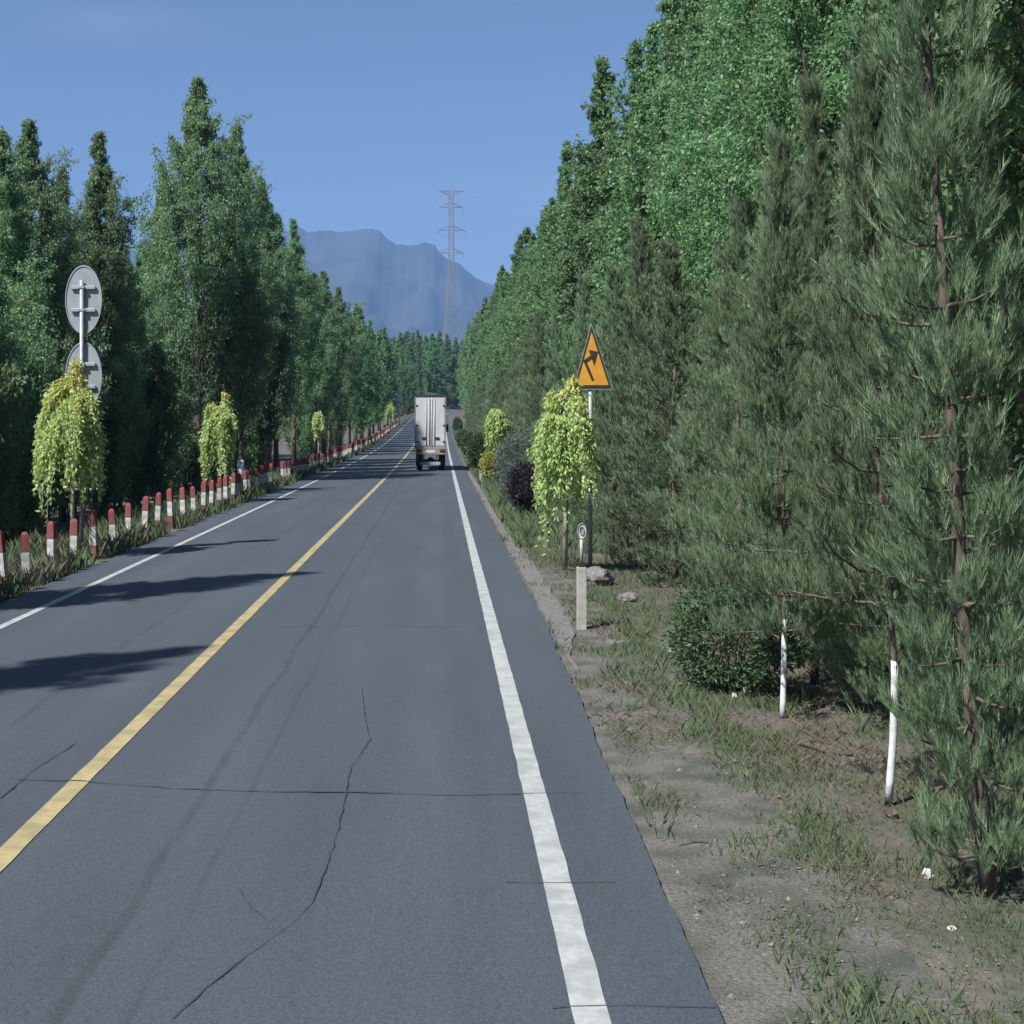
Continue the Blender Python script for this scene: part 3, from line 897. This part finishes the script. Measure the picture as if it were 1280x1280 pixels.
for i in range(26):
    y = 262 + i * 4.6
    x = cx(y) - 8.2 - rr.uniform(0, 2.5)
    plant('sapling', SAPLING[i % 2], 'bushy young tree on the bank of the far bend', 'young tree', x, y, rr.random() * 6, rr.uniform(1.3, 1.8), rr.uniform(0.8, 1.3), 'young trees on the bank of the bend')

# ------------------------------------------------------------------ weeping golden trees and shrubs
G_W = 'golden weeping trees along the road'
WL = weeping(91, 3.42, 0.50, 2.55, 250, 80, -0.12, 0.085, 0.034)
x, y = P(92, 694)
plant('weeping_tree', WL, 'large golden green weeping tree in front of the round sign backs', 'weeping tree', x + 0.1, y - 0.5, 0.0, 1.0, 1.0, G_W)
WA = weeping(92, 3.1, 0.46, 2.6, 170, 70, -0.42, 0.11, 0.05)
x = xat(281, 38.0)
plant('weeping_tree', WA, 'golden weeping tree on the left beside the whitewashed trunk', 'weeping tree', x, 38.0, 0.0, 0.92, (zat(483, 38.0) - gz(x, 38.0)) / 3.1, G_W)
x = xat(398, 83)
WS = weeping(93, 3.0, 0.36, 1.5, 100, 55, 0.0, 0.13, 0.06)
plant('weeping_tree', WS, 'small golden weeping tree farther along the left guard posts', 'weeping tree', x, 83, 0.0, 1.0, (zat(505, 83) - gz(x, 83)) / 3.0, G_W)
x = xat(489, 172)
plant('weeping_tree', WA, 'pale weeping tree far off on the left at the rise', 'weeping tree', x, 172, 0.4, 1.2, (zat(502, 172) - gz(x, 172)) / 3.1, G_W)
WR = weeping(94, 3.13, 0.40, 2.45, 220, 85, 0.02, 0.08, 0.034)
x, y = P(706, 711)
plant('weeping_tree', WR, 'golden green weeping tree on the right, beside the amber warning sign', 'weeping tree', x, y, 0.0, 1.0, (zat(458, y) - gz(x, y)) / 3.13, G_W)
x = xat(621, 50)
plant('weeping_tree', WS, 'small golden weeping tree behind the dark round shrubs on the right', 'weeping tree', x, 50, 1.0, 1.05, (zat(497, 50) - gz(x, 50)) / 3.0, G_W)

G_S = 'clipped shrubs on the right verge'
SB = shrub(101, 0.68, 2.0, 'blue_shrub', 9000, 0.055, 0.03)
SPU = shrub(102, 0.55, 1.55, 'purple_shrub', 7000, 0.06, 0.04, 0.32)
SG = shrub(103, 0.6, 1.7, 'green_shrub', 4500, 0.09, 0.06)
SY = shrub(104, 0.40, 1.15, 'yellow_shrub', 2800, 0.07, 0.05, 0.3)
x, y = P(659, 646)
plant('shrub', SPU, 'dark purple round shrub on a short stem, right verge', 'shrub', x, y, 0, 0.88, 0.86, G_S, ('stem', 'foliage'))
x = xat(650, 36)
plant('shrub', SB, 'large blue green round shrub behind the dark purple one', 'shrub', x, 36, 0, 1.0, (zat(537, 36) - gz(x, 36)) / 2.0, G_S, ('stem', 'foliage'))
x = xat(612, 48)
plant('shrub', SY, 'small yellow shrub in front of the round green shrubs', 'shrub', x, 47, 0, 0.9, (zat(563, 47) - gz(x, 47)) / 1.15, G_S, ('stem', 'foliage'))
for px, yy, t, s, lab in ((600, 62, 541, 1.05, 'round green shrub just beyond the yellow shrub'), (588, 80, 540, 0.95, 'second round green shrub beyond the yellow shrub'),
                          (579, 104, 536, 0.95, 'third round green shrub beyond the yellow shrub'), (572, 150, 521, 0.9, 'farthest small dark shrub on the right near the road rise')):
    x = xat(px, yy)
    plant('shrub', SG, lab, 'shrub', x, yy, px, s, (zat(t, yy) - gz(x, yy)) / 1.7, G_S, ('stem', 'foliage'))
x, y = P(905, 862)
plant('shrub', shrub(105, 0.55, 0.95, 'green_shrub', 9000, 0.05, 0.02, 0.02), 'low green bush at the foot of the pines on the right verge', 'shrub', x + 0.15, y + 0.4, 0, 1.0, 1.0, None, ('stem', 'foliage'))

# ------------------------------------------------------------------ grass, stones
def grass_patch(name, mat, n, area, h0, h1, w, density, lean=0.35, seed=1, label=None):
    rng = np.random.default_rng(seed)
    pts = []
    x0, x1, y0, y1 = area
    while len(pts) < n:
        # denser towards the camera
        u = rng.random()
        y = y0 * (y1 / y0) ** u
        x = rng.uniform(x0, x1)
        if rng.random() < density(x, y):
            pts.append((x + cx(y), y))
    C = np.array([(x, y, gz(x, y) - 0.015) for x, y in pts])
    H = rng.uniform(h0, h1, n) * np.array([0.55 + 0.9 * max(0, min(1, 0.5 + mnoise.noise((x * 0.9, y * 0.6, seed)))) for x, y in pts])
    H *= np.clip(0.45 + C[:, 1] / 22, 0.5, 1.0)
    az = rng.uniform(0, 6.283, n)
    ln = rng.uniform(0.05, lean, n) * H * 1.4
    tip = C + np.stack([np.cos(az) * ln, np.sin(az) * ln, H], 1)
    mid = C + np.stack([np.cos(az) * ln * 0.3, np.sin(az) * ln * 0.3, H * 0.55], 1)
    wd = w * (1 + C[:, 1] / 30)
    s = np.stack([-np.sin(az), np.cos(az), np.zeros(n)], 1) * (wd * 0.5)[:, None]
    v = np.stack([C - s, C + s, mid + s * 0.7, tip, mid - s * 0.7], 1).reshape(-1, 3)
    return link(bpy.data.objects.new(name, np_mesh(name, v, np.arange(n * 5).reshape(-1, 5), M[mat])), kind='stuff', label=label, cat='grass')
def nz(x, y, s, k):
    return mnoise.noise((x * s, y * s * 0.6, k))
grass_patch('grass', 'grass', 44000, (1.15, 4.2, 4.2, 45), 0.02, 0.13, 0.0019,
            lambda x, y: 0.9 * smooth(-0.25, 0.95, nz(x, y, 2.2, 1) + 0.7 * math.exp(-((x - 2.0) / 0.22) ** 2) - 0.25 * smooth(1.5, 1.2, x)), 0.5, 3, 'sparse green roadside grass tufts on the right verge')
grass_patch('dry_grass', 'dry_grass', 90000, (1.15, 5.0, 4.2, 45), 0.015, 0.065, 0.0018,
            lambda x, y: smooth(-0.5, 0.5, nz(x, y, 1.7, 8) + 0.2 * smooth(1.3, 2.4, x)), 1.2, 4, 'short dry grass over the right verge')
grass_patch('grass', 'grass', 34000, (-8.4, -5.42, 13, 130), 0.12, 0.42, 0.008,
            lambda x, y: smooth(-0.45, 0.3, nz(x, y, 1.1, 4)), 0.45, 5, 'green grass along the left guard posts')
grass_patch('dry_grass', 'dry_grass', 12000, (-7.6, -5.45, 13, 130), 0.10, 0.38, 0.008,
            lambda x, y: smooth(-0.1, 0.4, nz(x, y, 0.9, 14)), 0.6, 6, 'dry grass along the left guard posts')
grass_patch('grass', 'grass', 16000, (1.35, 3.0, 24, 180), 0.10, 0.34, 0.012,
            lambda x, y: smooth(-0.4, 0.3, nz(x, y, 1.3, 24)), 0.5, 7, 'green grass along the right verge beyond the sign')

rng = np.random.default_rng(77)
mb = MB()
for i in range(6500):
    y = 4.2 * (30 / 4.2) ** rng.random()
    x = 1.04 + abs(rng.normal(0, 0.6))
    s = rng.uniform(0.003, 0.009) if rng.random() < 0.985 else rng.uniform(0.014, 0.024)
    z = gz(x, y) + (0.004 if x > 1.9 else 0.004)
    z = max(z, -0.026)
    c = Vector((x, y, z + s * 0.2))
    a = [Vector((rng.uniform(0.7, 1.3), 0, 0)) * s, Vector((0, rng.uniform(0.7, 1.3), 0)) * s, Vector((rng.uniform(-.3, .3), rng.uniform(-.3, .3), rng.uniform(0.4, 0.9))) * s]
    mb.add([c + a[0], c + a[1], c - a[0], c - a[1], c + a[2], c - a[2]], [(0, 1, 4), (1, 2, 4), (2, 3, 4), (3, 0, 4), (1, 0, 5), (2, 1, 5), (3, 2, 5), (0, 3, 5)])
mb.obj('pebbles', M['stone'], kind='stuff', label='loose gravel pebbles scattered over the right verge', cat='pebbles')

def rock(px, py, s, mat, name, label, cat, flat=0.6):
    x, y = P(px, py)
    import bmesh
    bm = bmesh.new()
    bmesh.ops.create_icosphere(bm, subdivisions=3, radius=s)
    for v in bm.verts:
        k = 1 + 0.35 * mnoise.noise(v.co * (1.6 / s) + Vector((px, 0, 0))) + 0.1 * mnoise.noise(v.co * (5 / s))
        v.co = v.co * k
        v.co.z *= flat
    m = bpy.data.meshes.new(name)
    bm.to_mesh(m); bm.free()
    m.materials.append(M[mat])
    o = bpy.data.objects.new(name, m)
    o.location = (x, y, gz(x, y) + s * flat * 0.55)
    return link(o, None, None, label, cat)
rock(786, 743, 0.13, 'stone', 'stone', 'pale stone lying on the verge right of the marker post', 'stone', 0.55)
rock(748, 726, 0.20, 'stone', 'stone', 'rough pale stone at the foot of the warning sign pole', 'stone', 0.8)
rock(770, 800, 0.12, 'stone', 'stone', 'flat stone in the grass below the pale stone', 'stone', 0.3)
rock(918, 862, 0.032, 'litter', 'litter', 'white scrap of litter below the low green bush', 'litter', 0.9)
rock(1160, 1076, 0.028, 'litter', 'litter', 'white scrap of litter left of the bare pine trunk', 'litter', 1.0)
rock(1190, 1150, 0.02, 'litter', 'litter', 'tiny pale scrap in the dry grass near the right edge', 'litter', 0.7)
rock(1115, 1000, 0.045, 'dead_wood', 'stone', 'dark stone at the foot of the clean whitewashed trunk', 'stone', 0.8)

def stick(pts, r, label):
    q = [Vector((*P(*p), 0)) for p in pts]
    for v in q:
        v.z = max(gz(v.x, v.y), -0.026 if v.x < 1.9 else -9) + r * 0.8
    MB().tube(q, [r * (1 - 0.5 * i / len(q)) for i in range(len(q))], 6).obj('stick', M['dead_wood'], None, True, label=label, cat='stick')
stick([(850, 1052), (868, 1048), (886, 1049)], 0.009, 'dark stick lying on the gravel verge')
stick([(975, 910), (1010, 918), (1040, 924), (1065, 926)], 0.02, 'dead branch lying on the ground between the whitewashed trunks')

# ------------------------------------------------------------------ guard posts on the left
def post_meshes():
    w = 0.053
    def taper(z0, z1, w0, w1):
        mb = MB()
        vs = [(-w0, -w0, z0), (w0, -w0, z0), (w0, w0, z0), (-w0, w0, z0), (-w1, -w1, z1), (w1, -w1, z1), (w1, w1, z1), (-w1, w1, z1)]
        return mb.add(vs, [(0, 3, 2, 1), (4, 5, 6, 7), (0, 1, 5, 4), (1, 2, 6, 5), (2, 3, 7, 6), (3, 0, 4, 7)])
    base = taper(-0.1, 0.30, w + 0.004, w + 0.002).mesh('post_base', M['rust_base'])
    band = taper(0.30, 0.60, w, w - 0.001).mesh('post_band', M['post_white'])
    cap = taper(0.60, 0.80, w + 0.002, w)
    # rounded head
    prev = w
    for z0, z1, a, b in ((0.80, 0.835, w, w * 0.88), (0.835, 0.86, w * 0.88, w * 0.62), (0.86, 0.872, w * 0.62, w * 0.2)):
        t = taper(z0, z1, a, b)
        cap.add(t.v, t.f[1:])
    return base, band, cap.mesh('post_cap', M['red_paint'])
PB, PW, PC = post_meshes()
ordw = ['leftmost', 'second', 'third', 'fourth', 'fifth', 'sixth', 'seventh', 'eighth', 'ninth', 'tenth', 'eleventh', 'twelfth']
pxs = [3, 32, 67, 93, 119, 143, 162, 180, 198, 214, 230, 243]
PX_X = -5.72
post_y = [-PX_X * F / (VX - p) for p in pxs]
y = post_y[-1]
while y < 178:
    y += 1.18 if y < 60 else 1.35
    post_y.append(y)
for i, y in enumerate(post_y):
    if 46.2 < y < 48.2:
        continue
    lab = 'red and white guard post in the receding row on the left'
    if i == 0:
        lab = 'red and white guard post cut by the left edge'
    elif i < 12:
        lab = 'red and white guard post, %s from the left edge' % ordw[i]
    x = PX_X + rr.uniform(-0.03, 0.03) + cx(y)
    s = rr.uniform(0.94, 1.06)
    e = thing('guard_post', lab, 'guard post', (x, y, gz(x, y) - rr.uniform(0.0, 0.13)), rr.uniform(-0.15, 0.15), (s, s, s), 'red and white guard posts on the left' + ('' if i < 12 else ' far along'))
    e.rotation_euler = (R(rr.uniform(-4, 4)), R(rr.gauss(0, 3)), rr.uniform(-0.3, 0.3))
    for nm, m in (('base', PB), ('band', PW), ('cap', PC)):
        link(bpy.data.objects.new(nm, m), e)

# ------------------------------------------------------------------ round signs seen from behind
x, y = P(102, 694)
sr = thing('round_sign', 'two round sign backs on a pale pole, left verge', 'road sign', (x, y, gz(x, y)))
sz_top = zat(374, y) - gz(x, y)
MB().tube([(0, 0, -0.2), (0, 0, sz_top + 0.32)], [0.032, 0.032], 12).obj('pole', M['galv'], sr, True)
def disc(cz, rx, rz, yy, dx=0.0):
    n = 48
    ring = lambda k, y_: [(dx + k * rx * math.cos(2 * math.pi * i / n), y_, cz + k * rz * math.sin(2 * math.pi * i / n)) for i in range(n)]
    mb = MB()
    vs = ring(1.0, yy) + ring(1.0, yy + 0.02) + ring(0.955, yy) + ring(0.955, yy + 0.012)
    fs = []
    for i in range(n):
        j = (i + 1) % n
        fs += [(i, n + i, n + j, j), (2 * n + i, i, j, 2 * n + j), (3 * n + i, 2 * n + i, 2 * n + j, 3 * n + j)]
    fs.append(tuple(3 * n + i for i in range(n)))
    fs.append(tuple(n + i for i in reversed(range(n))))
    return mb.add(vs, fs)
kx = y / F
for cz, nm in ((sz_top, 'upper'), (zat(470, y) - gz(x, y), 'lower')):
    pl = disc(cz, 23 * kx, 43 * kx, 0.045, 0.02).obj('sign_plate', M['sign_back'], sr)
    pl['label'] = nm + ' round sign plate seen from behind'
    for dz in (0.20, -0.18):
        bevel(MB().box(-0.185, 0.225, 0.005, 0.044, cz + dz - 0.03, cz + dz + 0.03).obj('mounting_rail', M['galv'], pl), 0.006)
        MB().box(-0.05, 0.05, -0.04, 0.004, cz + dz - 0.018, cz + dz + 0.018).obj('clamp', M['galv'], pl)

# ------------------------------------------------------------------ amber warning sign
x, y = P(738, 705)
ws = thing('warning_sign', 'amber triangular warning sign with a black bent arrow, right verge', 'road sign', (x, y, gz(x, y)))
g0 = gz(x, y)
MB().tube([(0, 0.03, -0.2), (0, 0.03, zat(440, y) - g0)], [0.034, 0.034], 12).obj('pole', M['galv'], ws, True)
def S(px, py):
    return (xat(px, y) - x, zat(py, y) - g0)
def rounded(pts, r, n=5):
    out = []
    m = len(pts)
    for i in range(m):
        p, a, b = Vector(pts[i]), Vector(pts[i - 1]), Vector(pts[(i + 1) % m])
        p0, p1 = p + (a - p).normalized() * r, p + (b - p).normalized() * r
        for k in range(n + 1):
            t = k / n
            out.append(p0 * (1 - t) ** 2 + p * 2 * t * (1 - t) + p1 * t * t)
    return out
def plate(poly, y0, y1, name, mat, parent):
    n = len(poly)
    vs = [(p[0], y0, p[1]) for p in poly] + [(p[0], y1, p[1]) for p in poly]
    fs = [tuple(range(n)), tuple(range(2 * n - 1, n - 1, -1))] + [(i, n + i, n + (i + 1) % n, (i + 1) % n) for i in range(n)]
    return MB().add(vs, fs).obj(name, M[mat], parent)
T = [S(739.0, 404), S(716.5, 487), S(765.5, 487)]
c = Vector(((T[0][0] + T[1][0] + T[2][0]) / 3, (T[0][1] + T[1][1] + T[2][1]) / 3))
def inset(k):
    return [c + (Vector(p) - c) * k for p in T]
tb = plate(rounded(inset(1.0), 0.03), -0.02, -0.005, 'sign_plate', 'galv', ws)
plate(rounded(inset(0.965), 0.03), -0.0225, -0.0205, 'border', 'sign_black', tb)
plate(rounded(inset(0.80), 0.02), -0.0255, -0.023, 'face', 'sign_yellow', tb)
def seg_poly(a, b, w):
    a, b = Vector(S(*a)), Vector(S(*b))
    d = (b - a).normalized()
    n = Vector((-d.y, d.x)) * w / 2
    return [a + n, a - n, b - n, b + n]
plate(seg_poly((741.2, 476.0), (730.9, 451.5), 0.042), -0.0285, -0.026, 'arrow_stem', 'sign_black', tb)
plate(seg_poly((729.6, 453.0), (741.5, 444.8), 0.058), -0.0300, -0.026, 'arrow_stem', 'sign_black', tb)
head = [S(735.6, 437.4), S(747.2, 439.8), S(742.6, 457.5)]
plate([Vector(p) for p in head], -0.0315, -0.026, 'arrow_head', 'sign_black', tb)
for zz in (0.18, 0.38):
    MB().box(-0.16, 0.16, -0.004, 0.012, T[1][1] + zz - 0.015, T[1][1] + zz + 0.015).obj('mounting_rail', M['galv'], ws)

# ------------------------------------------------------------------ marker posts
def marker(x, y, label, h, wdt=0.052):
    e = thing('marker_post', label, 'marker post', (x, y, gz(x, y)), 0, (1, 1, 1), None)
    hb = h * 0.585
    bevel(MB().box(-wdt, wdt, -wdt, wdt, -0.1, hb).obj('concrete_base', M['concrete'], e), 0.008)
    MB().box(-0.03, 0.045, -0.025, 0.03, hb, hb + 0.05).obj('collar', M['sign_black'], e)
    MB().tube([(0, 0, hb + 0.05), (0, 0, h - 0.08)], [0.02, 0.02], 10).obj('stem', M['white_paint'], e, True)
    rp = disc(h - 0.08, 0.048, 0.082, -0.03).obj('reflector', M['white_paint'], e)
    disc(h - 0.08, 0.026, 0.045, -0.034).obj('lens', M['sign_back'], rp)
    return e
x, y = P(727, 784)
marker(x, y, 'grey concrete marker post with a small round white reflector, right verge', zat(654, y) - gz(x, y))
for yy, lab in ((48.5, 'small white marker post by the yellow shrub'), (64, 'small white marker post beyond the yellow shrub')):
    marker(1.42, yy, lab, 0.95, 0.045)

# small white road sign far off on the left
yy = 182.0
x = xat(499, yy)
fs = thing('far_sign', 'tiny white road sign far off on the left at the rise', 'road sign', (x, yy, gz(x, yy)))
hh = zat(492, yy) - gz(x, yy)
MB().tube([(0, 0, -0.2), (0, 0, hh)], [0.07, 0.07], 8).obj('pole', M['white_paint'], fs, True)
bevel(MB().box(-0.33, 0.33, -0.13, -0.09, hh - 1.0, hh).obj('sign_plate', M['white_paint'], fs), 0.03)

# ------------------------------------------------------------------ box truck
ty = 62.3
tx = xat(538, ty)
K = ty / F
tr = thing('box_truck', 'white box truck driving away with closed rear doors', 'truck', (tx, ty, zroad(ty)))
W2 = 0.695
z_top = (589 - 496.5) * K
z_bot = (589 - 566) * K
LEN = 4.0
bevel(MB().box(-W2, W2, 0.03, LEN, z_bot + 0.14, z_top).obj('cargo_box', M['truck_white'], tr), 0.03)
MB().box(-W2 - 0.012, W2 + 0.012, 0.0, 0.16, z_top + 0.002, z_top + 0.09).obj('roof_rail', M['dark_steel'], tr)
for s in (-1, 1):
    MB().box(min(s * (W2 - 0.01), s * (W2 + 0.02)), max(s * (W2 - 0.01), s * (W2 + 0.02)), 0.0, 0.10, z_bot + 0.16, z_top - 0.005).obj('corner_post', M['truck_grey'], tr)
    xa, xb = sorted((s * 0.012, s * (W2 - 0.04)))
    dr = bevel(MB().box(xa, xb, -0.03, 0.028, z_bot + 0.30, z_top - 0.05).obj('rear_door', M['truck_white'], tr), 0.012)
    for px_ in (0.055, 0.19):
        MB().tube([(s * px_, -0.055, z_bot + 0.33), (s * px_, -0.055, z_top - 0.08)], [0.016, 0.016], 8).obj('lock_bar', M['truck_white'], dr, True)
    MB().box(min(s * 0.165, s * 0.215), max(s * 0.165, s * 0.215), -0.036, -0.031, z_bot + 0.31, z_top - 0.06).obj('door_seam', M['truck_grey'], dr)
    bevel(MB().box(min(s * 0.19, s * 0.40), max(s * 0.19, s * 0.40), -0.085, -0.04, z_bot + 0.62, z_bot + 0.70).obj('door_handle', M['dark_steel'], dr), 0.01)
    for zz in (0.45, 1.2, 2.1):
        bevel(MB().box(min(s * (W2 - 0.13), s * (W2 - 0.03)), max(s * (W2 - 0.13), s * (W2 - 0.03)), -0.05, -0.031, z_bot + zz, z_bot + zz + 0.07).obj('hinge', M['dark_steel'], dr), 0.008)
    # lamps, mudguards, wheels
    bevel(MB().box(min(s * 0.42, s * 0.66), max(s * 0.42, s * 0.66), -0.07, -0.025, z_bot + 0.05, z_bot + 0.16).obj('tail_light', M['tail_red'], tr), 0.012)
    for oy in (1.05,):
        wh = bpy.data.objects.new('wheel', None)
        wh.location = (s * 0.52, oy, 0.43)
        link(wh, tr)
        prof = [(0.30, -0.13), (0.40, -0.13), (0.43, -0.09), (0.43, 0.09), (0.40, 0.13), (0.30, 0.13)]
        n = 28
        vs = [(q, r_ * math.cos(2 * math.pi * i / n), r_ * math.sin(2 * math.pi * i / n)) for i in range(n) for r_, q in prof]
        m_ = len(prof)
        ff = [(i * m_ + k, i * m_ + (k + 1) % m_, ((i + 1) % n) * m_ + (k + 1) % m_, ((i + 1) % n) * m_ + k) for i in range(n) for k in range(m_)]
        MB().add(vs, ff).obj('tyre', M['rubber'], wh, True)
        MB().tube([(-0.09, 0, 0), (0.09, 0, 0)], [0.305, 0.305], 24).obj('rim', M['truck_grey'], wh)
    wh = bpy.data.objects.new('wheel', None)
    wh.location = (s * 0.54, 4.75, 0.43)
    link(wh, tr)
    MB().add(vs, ff).obj('tyre', M['rubber'], wh, True)
    MB().tube([(-0.09, 0, 0), (0.09, 0, 0)], [0.305, 0.305], 24).obj('rim', M['truck_grey'], wh)
    MB().box(min(s * 0.38, s * 0.68), max(s * 0.38, s * 0.68), 0.50, 0.52, 0.22, z_bot + 0.02).obj('mud_flap', M['rubber'], tr)
    MB().box(min(s * 0.28, s * 0.36), max(s * 0.28, s * 0.36), 0.1, 5.3, z_bot - 0.08, z_bot + 0.12).obj('chassis_rail', M['dark_steel'], tr)
    bevel(MB().box(min(s * (W2 + 0.03), s * (W2 + 0.16)), max(s * (W2 + 0.03), s * (W2 + 0.16)), 5.0, 5.08, 1.75, 2.15).obj('mirror', M['dark_steel'], tr), 0.02)
bevel(MB().box(-W2 + 0.02, W2 - 0.02, -0.02, 0.029, z_bot + 0.14, z_bot + 0.285).obj('rear_sill', M['truck_dirt'], tr), 0.01)
bevel(MB().box(-W2 + 0.03, W2 - 0.03, -0.02, 0.06, z_bot - 0.10, z_bot + 0.135).obj('bumper', M['truck_dirt'], tr), 0.012)
bevel(MB().box(-0.20, 0.22, -0.035, -0.022, z_bot - 0.02, z_bot + 0.10).obj('number_plate', M['plate'], tr), 0.004)
bevel(MB().box(-0.46, 0.46, 0.02, 0.09, 0.26, 0.40).obj('underrun_bar', M['galv'], tr), 0.01)
for s in (-0.3, 0.3):
    MB().box(s - 0.03, s + 0.03, 0.04, 0.08, 0.402, z_bot - 0.102).obj('underrun_bracket', M['dark_steel'], tr)
MB().tube([(-0.38, 1.05, 0.43), (0.38, 1.05, 0.43)], [0.07, 0.07], 12).obj('axle', M['dark_steel'], tr, True)
MB().tube([(0, 0.9, 0.46), (0, 1.05, 0.43), (0, 1.2, 0.46)], [0.08, 0.17, 0.08], 12).obj('differential', M['dark_steel'], tr, True)
cb = [(4.15, 0.75), (5.95, 0.75), (5.95, 1.45), (5.55, 2.35), (4.2, 2.4)]
n = len(cb)
vs = [(-W2 + 0.02, a, b) for a, b in cb] + [(W2 - 0.02, a, b) for a, b in cb]
cab = bevel(MB().add(vs, [tuple(range(n)), tuple(range(2 * n - 1, n - 1, -1))] + [(i, n + i, n + (i + 1) % n, (i + 1) % n) for i in range(n)]).obj('cab', M['blue_cab'], tr), 0.05)
for s in (-1, 1):
    MB().box(min(s * (W2 - 0.02), s * (W2 - 0.012)), max(s * (W2 - 0.02), s * (W2 - 0.012)), 4.5, 5.4, 1.5, 2.15).obj('side_window', M['glass'], cab)
MB().add([(-0.6, 5.925, 1.53), (0.6, 5.925, 1.53), (0.6, 5.60, 2.27), (-0.6, 5.60, 2.27)], [(0, 1, 2, 3)]).obj('windscreen', M['glass'], cab)

# ------------------------------------------------------------------ lattice pylon
py_ = 520.0
pxx = xat(564, py_)
kz = py_ / F
p_top = zat(237, py_)
p_base = gz(pxx, py_)
pl = thing('pylon', 'lattice electricity pylon rising behind the far wood', 'pylon', (pxx, py_, p_base), R(8))
Hh = p_top - p_base
def half(z):
    t = z / Hh
    return 3.6 * (1 - t / 0.55) + 1.0 * (t / 0.55) if t < 0.55 else 1.0 - 0.25 * (t - 0.55) / 0.45
for sx in (-1, 1):
    for sy in (-1, 1):
        m_ = MB()
        zs = [0, Hh * 0.55, Hh]
        for a, b in zip(zs, zs[1:]):
            m_.bar((sx * half(a), sy * half(a), a), (sx * half(b), sy * half(b), b), 0.13)
        m_.obj('leg', M['pylon'], pl)
br = MB()
z = 0.0
while z < Hh - 1.5:
    dz = max(2.2, half(z) * 1.9)
    z2 = min(Hh, z + dz)
    a, b = half(z), half(z2)
    for s in (-1, 1):
        br.bar((-a, s * a, z), (b, s * b, z2), 0.075).bar((a, s * a, z), (-b, s * b, z2), 0.075)
        br.bar((s * a, -a, z), (s * b, b, z2), 0.075).bar((s * a, a, z), (s * b, -b, z2), 0.075)
        br.bar((-b, s * b, z2), (b, s * b, z2), 0.075)
    z = z2
br.obj('bracing', M['pylon'], pl)
arm_tips = []
for py_a, halfw in ((239, 4.9), (259, 4.4), (288, 5.3), (316, 4.6)):
    za = zat(py_a, py_) - p_base
    for s in (-1, 1):
        m_ = MB()
        hb = half(za)
        tip = (s * halfw, 0, za + (0.1 if py_a == 239 else 0.0))
        for sy in (-1, 1):
            m_.bar((s * hb, sy * hb, za), tip, 0.12)
            m_.bar((s * hb, sy * hb, min(Hh, za + 1.6) if py_a != 239 else za - 1.4), tip, 0.12)
        for q in (0.33, 0.66):
            xq = s * (hb + (halfw - hb) * q)
            m_.bar((xq, -hb * (1 - q), za), (xq, hb * (1 - q), za), 0.14)
        m_.obj('cross_arm', M['pylon'], pl)
        if py_a != 239:
            MB().tube([(tip[0], 0, za), (tip[0], 0, za - 1.5)], [0.16, 0.16], 6).obj('insulator', M['pylon'], pl)
        arm_tips.append((pxx + tip[0], py_, p_base + za - (1.5 if py_a != 239 else 0)))
for i, a in enumerate(arm_tips):
    b = Vector(a) + Vector((330, 60, -6))
    q = []
    for k in range(25):
        t = k / 24
        p = Vector(a).lerp(b, t)
        p.z -= 9 * 4 * t * (1 - t)
        q.append(p)
    MB().tube(q, [0.02] * 25, 4, False).obj('power_cable', M['pylon'], None, label='thin power cable running right from the lattice pylon', cat='cable', group='power cables of the pylon')
